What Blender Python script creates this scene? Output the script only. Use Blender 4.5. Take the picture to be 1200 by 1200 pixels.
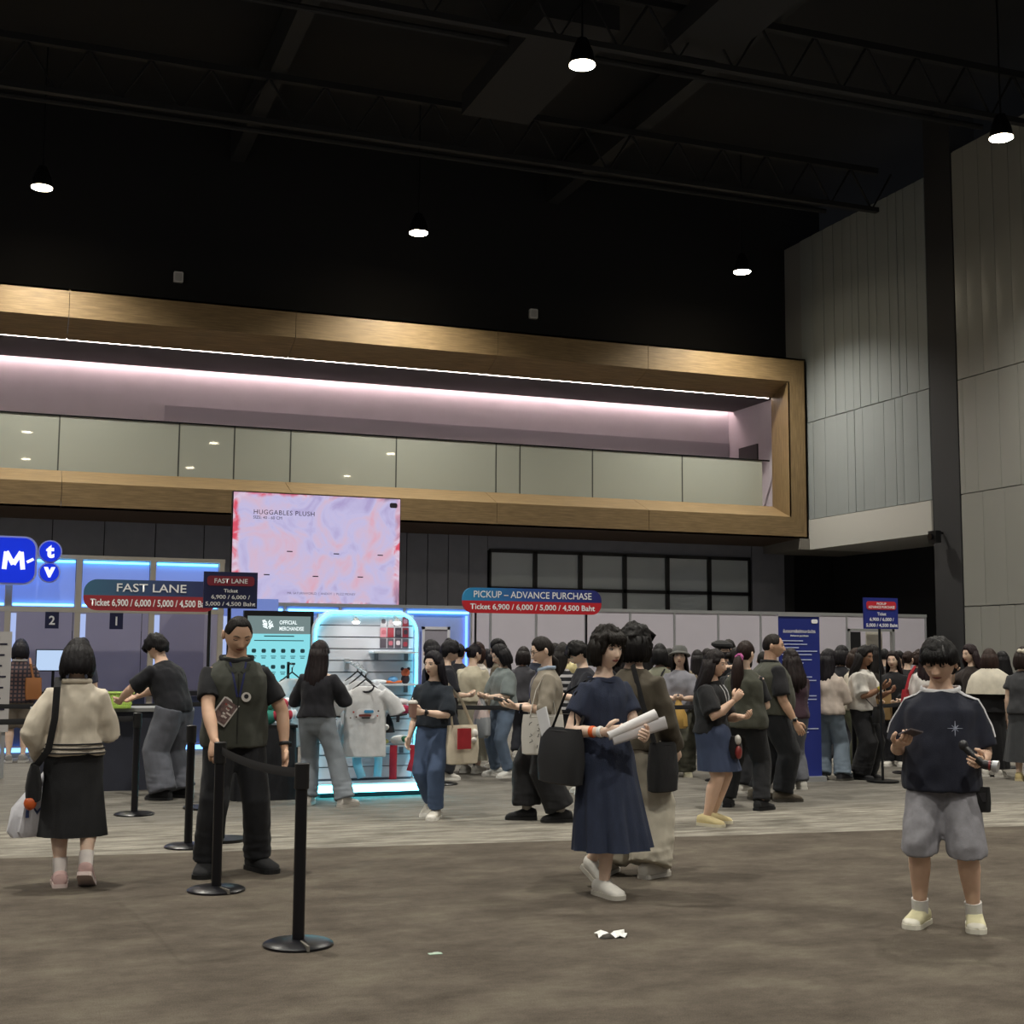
import bpy, math, random
from math import sin, cos, pi, radians, sqrt, atan2, exp
from mathutils import Vector as V, Matrix, noise
random.seed(7)
D = bpy.data
SC = bpy.context.scene
COL = SC.collection
for o in list(D.objects): D.objects.remove(o)

# ---------------------------------------------------------------- camera
RX = V((0.93653, -0.04235, -0.34803)); RY = V((-0.35053, -0.09596, -0.93162)); 
RX.normalize(); RY = (RY - RX*RX.dot(RY)).normalized(); RZ = RX.cross(RY)
CAMH = 1.55; FPX = 1551.0
cd = D.cameras.new('camera'); cam = D.objects.new('camera', cd); COL.objects.link(cam)
cd.sensor_width = 36; cd.lens = 36*FPX/1200; cd.clip_end = 300; cd.clip_start = .05
M3 = Matrix((RX, RY, RZ))
cam.matrix_world = Matrix.Translation((0, 0, CAMH)) @ M3.to_4x4()
SC.camera = cam
# ---------------------------------------------------------------- world, exposure
SC.view_settings.view_transform = 'Standard'; SC.view_settings.look = 'None'
SC.view_settings.exposure = 0.14; SC.view_settings.gamma = 1.0; SC.view_settings.use_curve_mapping = False
W = D.worlds.new('World'); SC.world = W; W.use_nodes = True
W.node_tree.nodes['Background'].inputs[0].default_value = (.85, .9, 1, 1)
W.node_tree.nodes['Background'].inputs[1].default_value = 0.085
LAMP_W = 3000.0          # one ceiling downlight
LAMP_COL = (1.0, .96, .86)

# ---------------------------------------------------------------- measuring helpers (photo pixel -> place)
def ray(x, y): return M3 @ V((x-600, -(y-600), -FPX))
def onY(x, y, Y): d = ray(x, y); return V((0, 0, CAMH)) + d*(Y/d.y)
def gnd(x, y): d = ray(x, y); return V((0, 0, CAMH)) + d*(-CAMH/d.z)
def spot_at(px, Y): p = onY(px, 800, Y); return V((p.x, Y, 0))

# ---------------------------------------------------------------- materials
def lin(c):
    if isinstance(c, str):
        c = c.lstrip('#'); c = [int(c[i:i+2], 16)/255 for i in (0, 2, 4)]
    return tuple((v/12.92 if v <= .04045 else ((v+.055)/1.055)**2.4) for v in c[:3]) + (1,)
MATS = {}
def mat(key, col='#808080', rough=.7, metal=0, bump=0, bscale=200, var=0, vscale=6, stretch=None, emit=None, estr=1, alpha=1, trans=0, spec=.5, sheen=0, coat=0):
    k = (key, str(col))
    if k in MATS: return MATS[k]
    m = D.materials.new(key); m.use_nodes = True; nt = m.node_tree; b = nt.nodes['Principled BSDF']
    c = lin(col); b.inputs['Base Color'].default_value = c
    b.inputs['Roughness'].default_value = rough; b.inputs['Metallic'].default_value = metal
    b.inputs['Specular IOR Level'].default_value = spec; b.inputs['Alpha'].default_value = alpha
    b.inputs['Transmission Weight'].default_value = trans; b.inputs['Coat Weight'].default_value = coat
    if sheen: b.inputs['Sheen Weight'].default_value = sheen
    if emit: b.inputs['Emission Color'].default_value = lin(emit); b.inputs['Emission Strength'].default_value = estr
    if bump or var:
        tc = nt.nodes.new('ShaderNodeTexCoord'); mp = nt.nodes.new('ShaderNodeMapping')
        if stretch: mp.inputs['Scale'].default_value = stretch
        nt.links.new(tc.outputs['Object'], mp.inputs[0])
        if var:
            n = nt.nodes.new('ShaderNodeTexNoise'); n.inputs['Scale'].default_value = vscale; n.inputs['Detail'].default_value = 5
            r = nt.nodes.new('ShaderNodeValToRGB')
            r.color_ramp.elements[0].position = .3; r.color_ramp.elements[1].position = .7
            r.color_ramp.elements[0].color = tuple(v*(1-var) for v in c[:3])+(1,)
            r.color_ramp.elements[1].color = tuple(min(1, v*(1+var)) for v in c[:3])+(1,)
            nt.links.new(mp.outputs[0], n.inputs['Vector']); nt.links.new(n.outputs[0], r.inputs[0]); nt.links.new(r.outputs[0], b.inputs['Base Color'])
        if bump:
            n2 = nt.nodes.new('ShaderNodeTexNoise'); n2.inputs['Scale'].default_value = bscale; n2.inputs['Detail'].default_value = 3
            bp = nt.nodes.new('ShaderNodeBump'); bp.inputs['Strength'].default_value = bump; bp.inputs['Distance'].default_value = .01
            nt.links.new(mp.outputs[0], n2.inputs['Vector']); nt.links.new(n2.outputs[0], bp.inputs['Height']); nt.links.new(bp.outputs[0], b.inputs['Normal'])
    MATS[k] = m; return m
def ramp_node(nt, stops, mode='LINEAR'):
    r = nt.nodes.new('ShaderNodeValToRGB'); cr = r.color_ramp; cr.interpolation = mode
    cr.elements[0].position, cr.elements[0].color = stops[0][0], lin(stops[0][1])
    cr.elements[1].position, cr.elements[1].color = stops[-1][0], lin(stops[-1][1])
    for p, c in stops[1:-1]: e = cr.elements.new(p); e.color = lin(c)
    return r
def wrinkle(m, scale=10, strength=.35, dist=.02, stretch=(1, 1, .6)):
    nt = m.node_tree
    if 'wr' in m: return m
    m['wr'] = 1; b = nt.nodes['Principled BSDF']; tc = nt.nodes.new('ShaderNodeTexCoord'); mp = nt.nodes.new('ShaderNodeMapping'); mp.inputs['Scale'].default_value = stretch; nt.links.new(tc.outputs['Object'], mp.inputs[0])
    n = nt.nodes.new('ShaderNodeTexNoise'); n.inputs['Scale'].default_value = scale; n.inputs['Detail'].default_value = 2; n.inputs['Distortion'].default_value = .3; nt.links.new(mp.outputs[0], n.inputs['Vector'])
    bp = nt.nodes.new('ShaderNodeBump'); bp.inputs['Strength'].default_value = strength; bp.inputs['Distance'].default_value = dist; nt.links.new(n.outputs[0], bp.inputs['Height'])
    old = b.inputs['Normal'].links
    if old: nt.links.new(bp.outputs[0], old[0].from_node.inputs['Normal'])
    else: nt.links.new(bp.outputs[0], b.inputs['Normal'])
    return m
def cloth(col, var=.12, bump=.25): return wrinkle(mat('cloth', col, .9, bump=bump, bscale=260, var=var, vscale=9, sheen=.05))
def paint(col, rough=.6): return mat('paint', col, rough, bump=.05, bscale=120)
def plastic(col, rough=.4): return mat('plastic', col, rough)
def glow(col, s=1.0):
    return mat('glow%g' % s, '#000000', .5, emit=col, estr=s)

# ---------------------------------------------------------------- mesh building
class MB:
    def __init__(s): s.v = []; s.f = []; s.m = []
    def add(s, vs, fs, mi=0):
        o = len(s.v); s.v += [V(p) for p in vs]; s.f += [tuple(i+o for i in f) for f in fs]; s.m += [mi]*len(fs); return s
    def box(s, c, d, mi=0, R=None):
        c = V(c); x, y, z = (k/2 for k in d)
        vs = [V((i*x, j*y, k*z)) for i in (-1, 1) for j in (-1, 1) for k in (-1, 1)]
        if R: vs = [R @ p for p in vs]
        return s.add([c+p for p in vs], [(0, 1, 3, 2), (4, 6, 7, 5), (0, 4, 5, 1), (2, 3, 7, 6), (0, 2, 6, 4), (1, 5, 7, 3)], mi)
    def box2(s, a, b, mi=0): return s.box([(a[i]+b[i])/2 for i in range(3)], [abs(b[i]-a[i]) for i in range(3)], mi)
    def loft(s, secs, n=12, mi=0, caps=True, p=2.0, rf=None):
        vs = []; k = len(secs)
        for j, (c, ax, ay) in enumerate(secs):
            c = V(c); ax = V(ax); ay = V(ay)
            for i in range(n):
                t = 2*pi*i/n; ct, st = cos(t), sin(t)
                if p != 2: ct = math.copysign(abs(ct)**(2/p), ct); st = math.copysign(abs(st)**(2/p), st)
                q = rf(t, j/(k-1)) if rf else 1
                vs.append(c+ax*ct*q+ay*st*q)
        fs = [(j*n+i, j*n+(i+1) % n, (j+1)*n+(i+1) % n, (j+1)*n+i) for j in range(k-1) for i in range(n)]
        if caps:
            vs.append(V(secs[0][0])); vs.append(V(secs[-1][0]))
            a, b = k*n, k*n+1
            fs += [(a, (i+1) % n, i) for i in range(n)] + [(b, (k-1)*n+i, (k-1)*n+(i+1) % n) for i in range(n)]
        return s.add(vs, fs, mi)
    def tube(s, pts, r, n=8, mi=0, flat=None, up=None, caps=True):
        pts = [V(p) for p in pts]; k = len(pts); secs = []; px = None
        for i, p in enumerate(pts):
            t = (pts[min(i+1, k-1)]-pts[max(i-1, 0)])
            t = t.normalized() if t.length > 1e-9 else V((0, 0, 1))
            u = V(up) if up else (px if px else (V((1, 0, 0)) if abs(t.x) < .8 else V((0, 1, 0))))
            x = u-t*u.dot(t)
            if x.length < 1e-6: x = V((0, 1, 0))-t*t.y
            x.normalize(); px = x; y = t.cross(x)
            rr = r[i] if isinstance(r, (list, tuple)) else r
            ra, rb = rr if isinstance(rr, tuple) else (rr, rr*(flat or 1))
            secs.append((p, x*ra, y*rb))
        return s.loft(secs, n, mi, caps)
    def cyl(s, a, b, r, n=16, mi=0, r2=None): return s.tube([a, b], [r, r if r2 is None else r2], n, mi)
    def ball(s, c, r, n=12, m=8, mi=0, R=None):
        c = V(c); r = r if isinstance(r, (tuple, list)) else (r, r, r); vs = []
        for j in range(1, m):
            ph = pi*j/m
            for i in range(n):
                q = V((r[0]*sin(ph)*cos(2*pi*i/n), r[1]*sin(ph)*sin(2*pi*i/n), r[2]*cos(ph))); vs.append(c+(R @ q if R else q))
        fs = [(j*n+i, (j+1)*n+i, (j+1)*n+(i+1) % n, j*n+(i+1) % n) for j in range(m-2) for i in range(n)]
        q = V((0, 0, r[2])); q = R @ q if R else q
        vs += [c+q, c-q]; a = len(vs)-2
        fs += [(a, i, (i+1) % n) for i in range(n)] + [(a+1, (m-2)*n+(i+1) % n, (m-2)*n+i) for i in range(n)]
        return s.add(vs, fs, mi)
    def prism(s, poly, y0, y1, mi=0):
        """outline in (x,z), extruded along y"""
        n = len(poly); vs = [V((x, y0, z)) for x, z in poly]+[V((x, y1, z)) for x, z in poly]
        return s.add(vs, [tuple(range(n)), tuple(range(2*n-1, n-1, -1))]+[(i, i+n, (i+1) % n+n, (i+1) % n) for i in range(n)], mi)
    def xform(s, M): s.v = [M @ p for p in s.v]; return s
    def mesh(s, name, mats, smooth=True, sharp=40):
        me = D.meshes.new(name); me.from_pydata([tuple(p) for p in s.v], [], s.f)
        for m in (mats if isinstance(mats, (list, tuple)) else [mats]): me.materials.append(m)
        if any(s.m): me.polygons.foreach_set('material_index', s.m)
        import bmesh as _b
        bm = _b.new(); bm.from_mesh(me); _b.ops.recalc_face_normals(bm, faces=bm.faces); bm.to_mesh(me); bm.free()
        if smooth:
            me.polygons.foreach_set('use_smooth', [True]*len(me.polygons))
            if sharp: me.set_sharp_from_angle(angle=radians(sharp))
        return me
    def build(s, name, mats, parent=None, loc=None, smooth=True):
        return link(name, s.mesh(name, mats, smooth), parent, loc)
def link(name, me, parent=None, loc=None, rot=None):
    o = D.objects.new(name, me); COL.objects.link(o)
    if parent: o.parent = parent
    if loc is not None: o.location = loc
    if rot is not None: o.rotation_euler = rot
    return o
def empty(name, loc=(0, 0, 0), rz=0):
    o = D.objects.new(name, None); COL.objects.link(o); o.location = loc; o.rotation_euler = (0, 0, rz); o.empty_display_size = .1; return o
def tag(o, label=None, cat=None, group=None, kind=None):
    for k, v in (('label', label), ('category', cat), ('group', group), ('kind', kind)):
        if v: o[k] = v
    return o
def thing(name, label, cat, loc=(0, 0, 0), rz=0, group=None): return tag(empty(name, loc, rz), label, cat, group)
def rrect(w, h, r, n=6, cx=0, cz=0):
    out = []
    for sx, sz, a0 in ((1, 1, 0), (-1, 1, pi/2), (-1, -1, pi), (1, -1, 1.5*pi)):
        for i in range(n+1):
            a = a0+pi/2*i/n; out.append((cx+sx*(w/2-r)+r*cos(a), cz+sz*(h/2-r)+r*sin(a)))
    return out
# text: queued, meshed once at the end
TQ = []
def text(s, parent, m, cx, cz, w=None, h=None, y=-.005, name='lettering', bold=.0, depth=.002, slant=0, lsp=1.0):
    cu = D.curves.new('t', 'FONT'); cu.body = s; cu.offset = bold; cu.extrude = 0; cu.resolution_u = 3; cu.align_x = 'LEFT'; cu.shear = slant; cu.space_character = lsp
    o = D.objects.new('t', cu); COL.objects.link(o); TQ.append((o, parent, m, cx, cz, w, h, y, name, depth))
def flush_text():
    bpy.context.view_layer.update(); dg = bpy.context.evaluated_depsgraph_get()
    for o, parent, m, cx, cz, w, h, y, name, depth in TQ:
        me = D.meshes.new_from_object(o.evaluated_get(dg))
        xs = [v.co.x for v in me.vertices]; ys = [v.co.y for v in me.vertices]
        if not xs: continue
        x0, x1, y0, y1 = min(xs), max(xs), min(ys), max(ys)
        sx = w/(x1-x0) if w else None; sz = h/(y1-y0) if h else None
        sx = sx or sz; sz = sz or sx
        for v in me.vertices: v.co = (cx+(v.co.x-(x0+x1)/2)*sx, y, cz+(v.co.y-(y0+y1)/2)*sz)
        me.materials.clear(); me.materials.append(m)
        link(name, me, parent)
    for t in TQ:
        cu = t[0].data; D.objects.remove(t[0]); D.curves.remove(cu)
# remesh: queued, evaluated once at the end, then handed to a finisher
RQ = []; AFTER = []
def remesh_later(mb, voxel, smooth, done):
    me = D.meshes.new('r'); me.from_pydata([tuple(p) for p in mb.v], [], mb.f)
    import bmesh as _b
    bm = _b.new(); bm.from_mesh(me); _b.ops.recalc_face_normals(bm, faces=bm.faces); bm.to_mesh(me); bm.free()
    o = D.objects.new('r', me); COL.objects.link(o)
    r = o.modifiers.new('r', 'REMESH'); r.mode = 'VOXEL'; r.voxel_size = voxel; r.use_smooth_shade = True
    if smooth: q = o.modifiers.new('s', 'SMOOTH'); q.iterations = smooth; q.factor = .5
    RQ.append((o, done))
def flush_remesh():
    bpy.context.view_layer.update(); dg = bpy.context.evaluated_depsgraph_get()
    res = [(o, D.meshes.new_from_object(o.evaluated_get(dg)), done) for o, done in RQ]
    for o, me, done in res:
        old = o.data; D.objects.remove(o); D.meshes.remove(old); done(me)

# ================================================================ SETTING
# --- floor: carpet in three bands running along the hall
def carpet():
    m = D.materials.new('carpet'); m.use_nodes = True; nt = m.node_tree; N = nt.nodes; L = nt.links; b = N['Principled BSDF']
    b.inputs['Roughness'].default_value = .95; b.inputs['Specular IOR Level'].default_value = .15
    tc = N.new('ShaderNodeTexCoord'); sp = N.new('ShaderNodeSeparateXYZ'); L.new(tc.outputs['Object'], sp.inputs[0])
    def noisy(scale, st, det=6, rough=.6):
        mp = N.new('ShaderNodeMapping'); mp.inputs['Scale'].default_value = st; L.new(tc.outputs['Object'], mp.inputs[0])
        n = N.new('ShaderNodeTexNoise'); n.inputs['Scale'].default_value = scale; n.inputs['Detail'].default_value = det; n.inputs['Roughness'].default_value = rough
        L.new(mp.outputs[0], n.inputs['Vector']); return n.outputs[0]
    def math_(op, a, c):
        n = N.new('ShaderNodeMath'); n.operation = op
        for i, q in enumerate((a, c)):
            if hasattr(q, 'is_linked'): L.new(q, n.inputs[i])
            else: n.inputs[i].default_value = q
        return n.outputs[0]
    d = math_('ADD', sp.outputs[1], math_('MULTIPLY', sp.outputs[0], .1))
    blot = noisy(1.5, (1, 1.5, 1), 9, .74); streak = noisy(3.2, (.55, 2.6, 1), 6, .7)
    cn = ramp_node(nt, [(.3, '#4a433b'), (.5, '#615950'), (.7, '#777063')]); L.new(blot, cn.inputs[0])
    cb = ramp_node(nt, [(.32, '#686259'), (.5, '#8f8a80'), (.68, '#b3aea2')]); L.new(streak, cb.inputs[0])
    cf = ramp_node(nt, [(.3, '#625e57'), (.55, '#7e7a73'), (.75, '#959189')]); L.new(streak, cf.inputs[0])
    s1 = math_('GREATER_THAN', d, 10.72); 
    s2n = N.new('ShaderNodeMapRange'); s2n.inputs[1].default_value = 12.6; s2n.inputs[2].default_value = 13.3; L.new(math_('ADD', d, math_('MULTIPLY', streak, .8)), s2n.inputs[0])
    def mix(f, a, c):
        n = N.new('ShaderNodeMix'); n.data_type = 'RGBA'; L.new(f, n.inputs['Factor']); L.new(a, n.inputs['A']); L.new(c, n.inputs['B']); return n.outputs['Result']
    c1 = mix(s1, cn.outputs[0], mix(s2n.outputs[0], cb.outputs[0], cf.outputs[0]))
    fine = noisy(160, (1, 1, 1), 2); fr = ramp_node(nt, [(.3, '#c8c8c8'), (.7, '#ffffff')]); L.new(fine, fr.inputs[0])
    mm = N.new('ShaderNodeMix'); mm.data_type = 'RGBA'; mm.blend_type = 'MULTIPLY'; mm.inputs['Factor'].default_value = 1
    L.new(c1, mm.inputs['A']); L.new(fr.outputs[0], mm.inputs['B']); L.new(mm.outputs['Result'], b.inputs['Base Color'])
    bp = N.new('ShaderNodeBump'); bp.inputs['Strength'].default_value = .5; bp.inputs['Distance'].default_value = .01; L.new(fine, bp.inputs['Height']); L.new(bp.outputs[0], b.inputs['Normal'])
    return m
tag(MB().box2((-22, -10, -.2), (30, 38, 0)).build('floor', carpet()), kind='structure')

BLACK = mat('black_paint', '#0d0e12', .85)
ceil = tag(MB().box2((-22, -10, 15.4), (30, 38, 15.6)).build('ceiling', BLACK), kind='structure')
steel = mat('dark_steel', '#17181b', .8)
for X in (-8.5, 5.0, 14.0): MB().box2((X-.18, -10, 14.4), (X+.18, 36, 15.2)).build('roof_beam', steel, ceil)
for Y in (12, 15.2, 18.4, 24.5, 31): 
    MB().cyl((-20, Y, 14.0), (21, Y, 14.0), .07, 8).build('pipe', steel, ceil)
for Y in (16.6, 22.5, 28.6):
    b = MB()
    b.box2((-20, Y-.08, 14.25), (21, Y+.08, 14.4)); b.box2((-20, Y-.08, 13.2), (21, Y+.08, 13.32))
    for i in range(32):
        x = -19.5+i*1.28; b.tube([(x, Y, 14.3), (x+.64, Y, 13.26), (x+1.28, Y, 14.3)], .035, 6)
    b.build('truss', steel, ceil)
for X, Y, w in ((2.6, 20, 1.6), (9.8, 25, 1.6), (-4, 26, 1.6), (12.5, 20.5, 1.4)):
    MB().box((X, Y, 13.9), (w, 5, .5)).build('air_duct', steel, ceil)

# --- upper black back wall
wub = tag(MB().box2((-22, 34.3, 9.9), (23, 34.6, 15.4)).build('wall_back_upper', BLACK), kind='structure')
for (x, y), w in (((209, 325), 'left'), ((625, 368), 'right')):
    p = onY(x, y, 34.25); t = thing('wall_box', 'small white square box on the black wall, the %s one of two' % ('left' if w == 'left' else 'right'), 'box', (p.x, 34.3, p.z))
    MB().prism(rrect(.24, .28, .03, 4), -.1, 0).build('casing', plastic('#d8d8d8'), t); MB().prism(rrect(.17, .2, .02, 3), -.115, -.1).build('cover', plastic('#b9b9bb'), t)

# --- grey back wall below the balcony, separate cladding panels
GREY = mat('grey_panel', '#7d7f88', .6, var=.06, vscale=3)
wb = tag(MB().box2((-22, 35.1, 0), (22.4, 35.4, 5.0)).build('wall_back', mat('wall_gap', '#2a2b2e', .8)), kind='structure')
xs = [-4.2, -2.95, -1.7, -.47, .78, 2.03, 3.29, 4.52, 5.77, 7.0, 8.2, 8.8, 9.4, 10.0, 10.6, 11.2, 11.8, 12.36]
for a, c in zip(xs, xs[1:]):
    MB().box2((a+.012, 35.02, 2.0), (c-.012, 35.12, 4.78)).build('panel', GREY, wb)
MB().box2((12.36, 35.02, 4.38), (20.85, 35.12, 4.78)).build('panel', GREY, wb)
MB().box2((12.36, 35.02, 0), (20.85, 35.12, 2.2)).build('panel', GREY, wb)
MB().box2((20.87, 35.02, 0), (22.0, 35.12, 4.78)).build('panel', GREY, wb)
# windows under the balcony
WX = [12.40, 13.79, 15.19, 16.60, 17.99, 19.39, 20.79]
PANE = mat('window_pane', '#b4bcc0', .12, spec=.6, coat=.3)
FRM = mat('black_frame', '#0b0b0d', .4)
for i, (a, c) in enumerate(zip(WX, WX[1:])):
    w = tag(empty('window_%d' % (i+1), ((a+c)/2, 35.02, 2.2)), kind='structure'); h = (c-a)/2
    MB().box2((-h+.05, .02, 1.16), (h-.05, .06, 2.12)).build('pane', PANE, w)
    MB().box2((-h+.05, .02, .05), (h-.05, .06, 1.06)).build('pane', PANE, w)
    for q in ((-h-.0, 0, 0, -h+.06, .1, 2.18), (h-.06, 0, 0, h, .1, 2.18)): MB().box2((q[0], -.05, q[2]), (q[3], q[4], q[5])).build('frame', FRM, w)
    for z in (0, 1.06, 2.12): MB().box2((-h, -.05, z), (h, .1, z+.1)).build('frame', FRM, w)

# --- wood clad balcony
def wood_mat(name, a, c, ax):
    m = D.materials.new(name); m.use_nodes = True; nt = m.node_tree; N = nt.nodes; L = nt.links; b = N['Principled BSDF']
    b.inputs['Roughness'].default_value = .5
    tc = N.new('ShaderNodeTexCoord'); mp = N.new('ShaderNodeMapping'); mp.inputs['Scale'].default_value = (.8, 14, 14) if ax == 'x' else (14, 14, .8)
    L.new(tc.outputs['Object'], mp.inputs[0])
    n = N.new('ShaderNodeTexNoise'); n.inputs['Scale'].default_value = 2.2; n.inputs['Detail'].default_value = 8; n.inputs['Roughness'].default_value = .65; L.new(mp.outputs[0], n.inputs['Vector'])
    r = ramp_node(nt, [(.25, a), (.5, '#7d6746'), (.75, c)]); L.new(n.outputs[0], r.inputs[0]); L.new(r.outputs[0], b.inputs['Base Color'])
    return m
WOODX = wood_mat('oak_lengthwise', '#5f4d36', '#977f5c', 'x'); WOODZ = wood_mat('oak_upright', '#5f4d36', '#977f5c', 'z')
bal = thing('balcony', 'long oak-clad balcony box with a glowing light cove along the upper back wall', 'balcony', (0, 33, 4.87))
XL = -22; XR = 21.55; Z0 = 0; Z1 = 5.32   # local z
def quad_panel(name, pts, m, th=(0, .05, 0), parent=bal):
    a = [V(p) for p in pts]; b2 = [p+V(th) for p in a]
    MB().add(a+b2, [(0, 1, 2, 3), (7, 6, 5, 4)]+[(i, i+4, (i+1) % 4+4, (i+1) % 4) for i in range(4)]).build(name, m, parent, smooth=False)
segs = [-22, -16, -10, -4.6, .9, 6.4, 11.9, 16.4, 20.95]
for a, c in zip(segs, segs[1:]):
    e = .006
    last = c > 20.9; f1 = XR if last else c-e; f2 = 20.95 if last else c-e; f3 = 20.45 if last else c-e; f4 = 20.95
    quad_panel('fascia_panel', [(a+e, 0, Z1-.70), (f2, 0, Z1-.70), (f1, 0, Z1), (a+e, 0, Z1)], WOODX)
    quad_panel('fascia_panel', [(a+e, 0, 0), (f1, 0, 0), (f2, 0, .62), (a+e, 0, .62)], WOODX)
    quad_panel('reveal_panel', [(a+e, 1.0, Z1-1.03), (20.99 if last else c-e, 1.0, Z1-1.03), (f2, 0, Z1-.70), (a+e, 0, Z1-.70)], WOODX, (0, .02, .05))
    quad_panel('reveal_panel', [(a+e, 0, .62), (f2, 0, .62), (20.99 if last else c-e, 1.0, 1.02), (a+e, 1.0, 1.02)], WOODX, (0, .02, -.05))
quad_panel('fascia_panel', [(20.95, 0, .62), (XR, 0, 0), (XR, 0, Z1), (20.95, 0, Z1-.70)], WOODZ)
quad_panel('reveal_panel', [(20.95, 0, .62), (20.99, 1.0, 1.02), (20.99, 1.0, Z1-1.03), (20.95, 0, Z1-.70)], WOODZ, (.05, 0, 0))
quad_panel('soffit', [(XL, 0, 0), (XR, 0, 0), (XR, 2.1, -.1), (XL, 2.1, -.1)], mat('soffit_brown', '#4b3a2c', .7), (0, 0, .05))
quad_panel('top_board', [(XL, 0, Z1), (XR, 0, Z1), (XR, 1.4, Z1), (XL, 1.4, Z1)], WOODX, (0, 0, -.05))
quad_panel('end_board', [(XR, 0, 0), (XR, 2, 0), (XR, 2, Z1), (XR, 0, Z1)], WOODZ, (-.04, 0, 0))
lav = mat('lavender_wall', '#b8b0b6', .8, var=.04, vscale=1.5)
MB().box2((XL, 4.0, .6), (22.2, 4.15, 5.1)).build('rear_wall', lav, bal)
MB().box2((XL, 1.0, .9), (21.3, 4.0, 1.0)).build('walkway', mat('walkway_grey', '#6b6a68', .8), bal)
MB().box2((XL, 1.02, 4.34), (21.3, 3.72, 4.44)).build('inner_ceiling', mat('cove_grey', '#4d494c', .8), bal)
MB().box2((XL, 4.0, 4.95), (22.2, 3.6, 5.05)).build('cove_cap', mat('cove_grey'), bal)
MB().box2((21.25, 1.0, 1.0), (21.35, 4.0, 5.0)).build('end_wall', lav, bal)
MB().box2((21.2, 2.2, 1.0), (21.25, 3.3, 3.1)).build('end_door', mat('dark_door', '#3a3638', .6), bal)
MB().box2((XL, 1.06, 4.30), (20.95, 1.09, 4.34)).build('light_strip', glow('#fff2ee', 16), bal)
MB().box2((XL, 3.80, 4.47), (21.2, 3.86, 4.51)).build('cove_light', glow('#ffe2e0', 30), bal)
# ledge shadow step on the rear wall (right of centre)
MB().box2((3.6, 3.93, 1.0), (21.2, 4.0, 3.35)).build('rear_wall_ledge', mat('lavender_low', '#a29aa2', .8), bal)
MB().box2((XL, 3.84, 1.0), (20.6, 3.93, 2.86)).build('rear_wall_panel', mat('pale_board', '#dcdcd0', .7, var=.04, vscale=1.2), bal)
def clear_glass(name, tint):
    m = D.materials.new(name); m.use_nodes = True; nt = m.node_tree; nt.nodes.remove(nt.nodes['Principled BSDF']); out = nt.nodes['Material Output']
    tr_ = nt.nodes.new('ShaderNodeBsdfTransparent'); tr_.inputs[0].default_value = lin(tint); gl_ = nt.nodes.new('ShaderNodeBsdfGlossy'); gl_.inputs['Roughness'].default_value = .02; fr_ = nt.nodes.new('ShaderNodeFresnel'); fr_.inputs[0].default_value = 1.5; mx = nt.nodes.new('ShaderNodeMixShader')
    nt.links.new(fr_.outputs[0], mx.inputs[0]); nt.links.new(tr_.outputs[0], mx.inputs[1]); nt.links.new(gl_.outputs[0], mx.inputs[2]); nt.links.new(mx.outputs[0], out.inputs[0]); return m
glassm = clear_glass('balustrade_glass', '#e8ece2')
def frosted(m, col, fac):
    nt = m.node_tree; mx = [n for n in nt.nodes if n.type == 'MIX_SHADER'][0]; src = mx.inputs[1].links[0].from_socket
    df = nt.nodes.new('ShaderNodeBsdfDiffuse'); df.inputs[0].default_value = lin(col); m2 = nt.nodes.new('ShaderNodeMixShader'); m2.inputs[0].default_value = fac
    nt.links.new(src, m2.inputs[1]); nt.links.new(df.outputs[0], m2.inputs[2]); nt.links.new(m2.outputs[0], mx.inputs[1])
frosted(glassm, '#bfc2b6', .6)
gx = [onY(x, 540, 34.1).x for x in (-170, -60, 68, 209, 274, 340, 464, 581, 609, 694, 799, 893)]
for a, c in zip(gx, gx[1:]): MB().box2((a+.015, 1.08, 1.0), (c-.015, 1.10, 2.38)).build('glass_panel', glassm, bal)
for a in gx[1:-1]: MB().box2((a-.018, 1.075, 1.0), (a+.018, 1.105, 2.38)).build('glass_joint', mat('joint_dark', '#3c3e3a', .5), bal)
MB().box2((-14, 1.06, 2.38), (20.95, 1.12, 2.42)).build('handrail', mat('handrail_metal', '#2e2e30', .25, metal=.8), bal)

# --- right wall with upright metal cladding
XW = 21.62
PANM = mat('wall_metal', '#868b8b', .55, spec=.4, var=.03, vscale=1.0)
PANM2 = mat('wall_metal_light', '#8f8f89', .38, spec=.5)
wr = tag(MB().box2((XW+.1, 27.45, 4.62), (XW+.4, 35, 13.9)).build('wall_right', mat('wall_gap')), kind='structure')
def strips(parent, y0, y1, z0, z1, m, wmin, wmax, seed):
    rnd = random.Random(seed); y = y0
    while y < y1-.05:
        w = min(rnd.uniform(wmin, wmax), y1-y)
        if y1-(y+w) < .15: w = y1-y
        b = MB(); k = 6; t = rnd.uniform(-.012, .012); bow = rnd.uniform(.008, .02)
        vs = []
        for i in range(k+1):
            u = i/k; yy = y+.006+(w-.012)*u; xx = XW+.02-bow*4*u*(1-u)+t*(u-.5)
            vs += [(xx, yy, z0+.012), (xx, yy, z1-.012)]
        n = len(vs); vs += [(XW+.1, p[1], p[2]) for p in vs]
        fs = [(2*i, 2*i+1, 2*i+3, 2*i+2) for i in range(k)]+[(n+2*i, n+2*i+2, n+2*i+3, n+2*i+1) for i in range(k)]
        fs += [(0, n, n+1, 1), (n-2, n-1, 2*n-1, 2*n-2)]+[(2*i, 2*i+2, n+2*i+2, n+2*i) for i in range(k)]+[(2*i+1, n+2*i+1, n+2*i+3, 2*i+3) for i in range(k)]
        b.add(vs, fs).build('panel', m, parent); y += w
strips(wr, 27.5, 33.3, 8.3, 13.88, PANM, .3, .62, 3)
strips(wr, 27.5, 33.3, 5.43, 8.3, PANM, .3, .62, 5)
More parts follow.
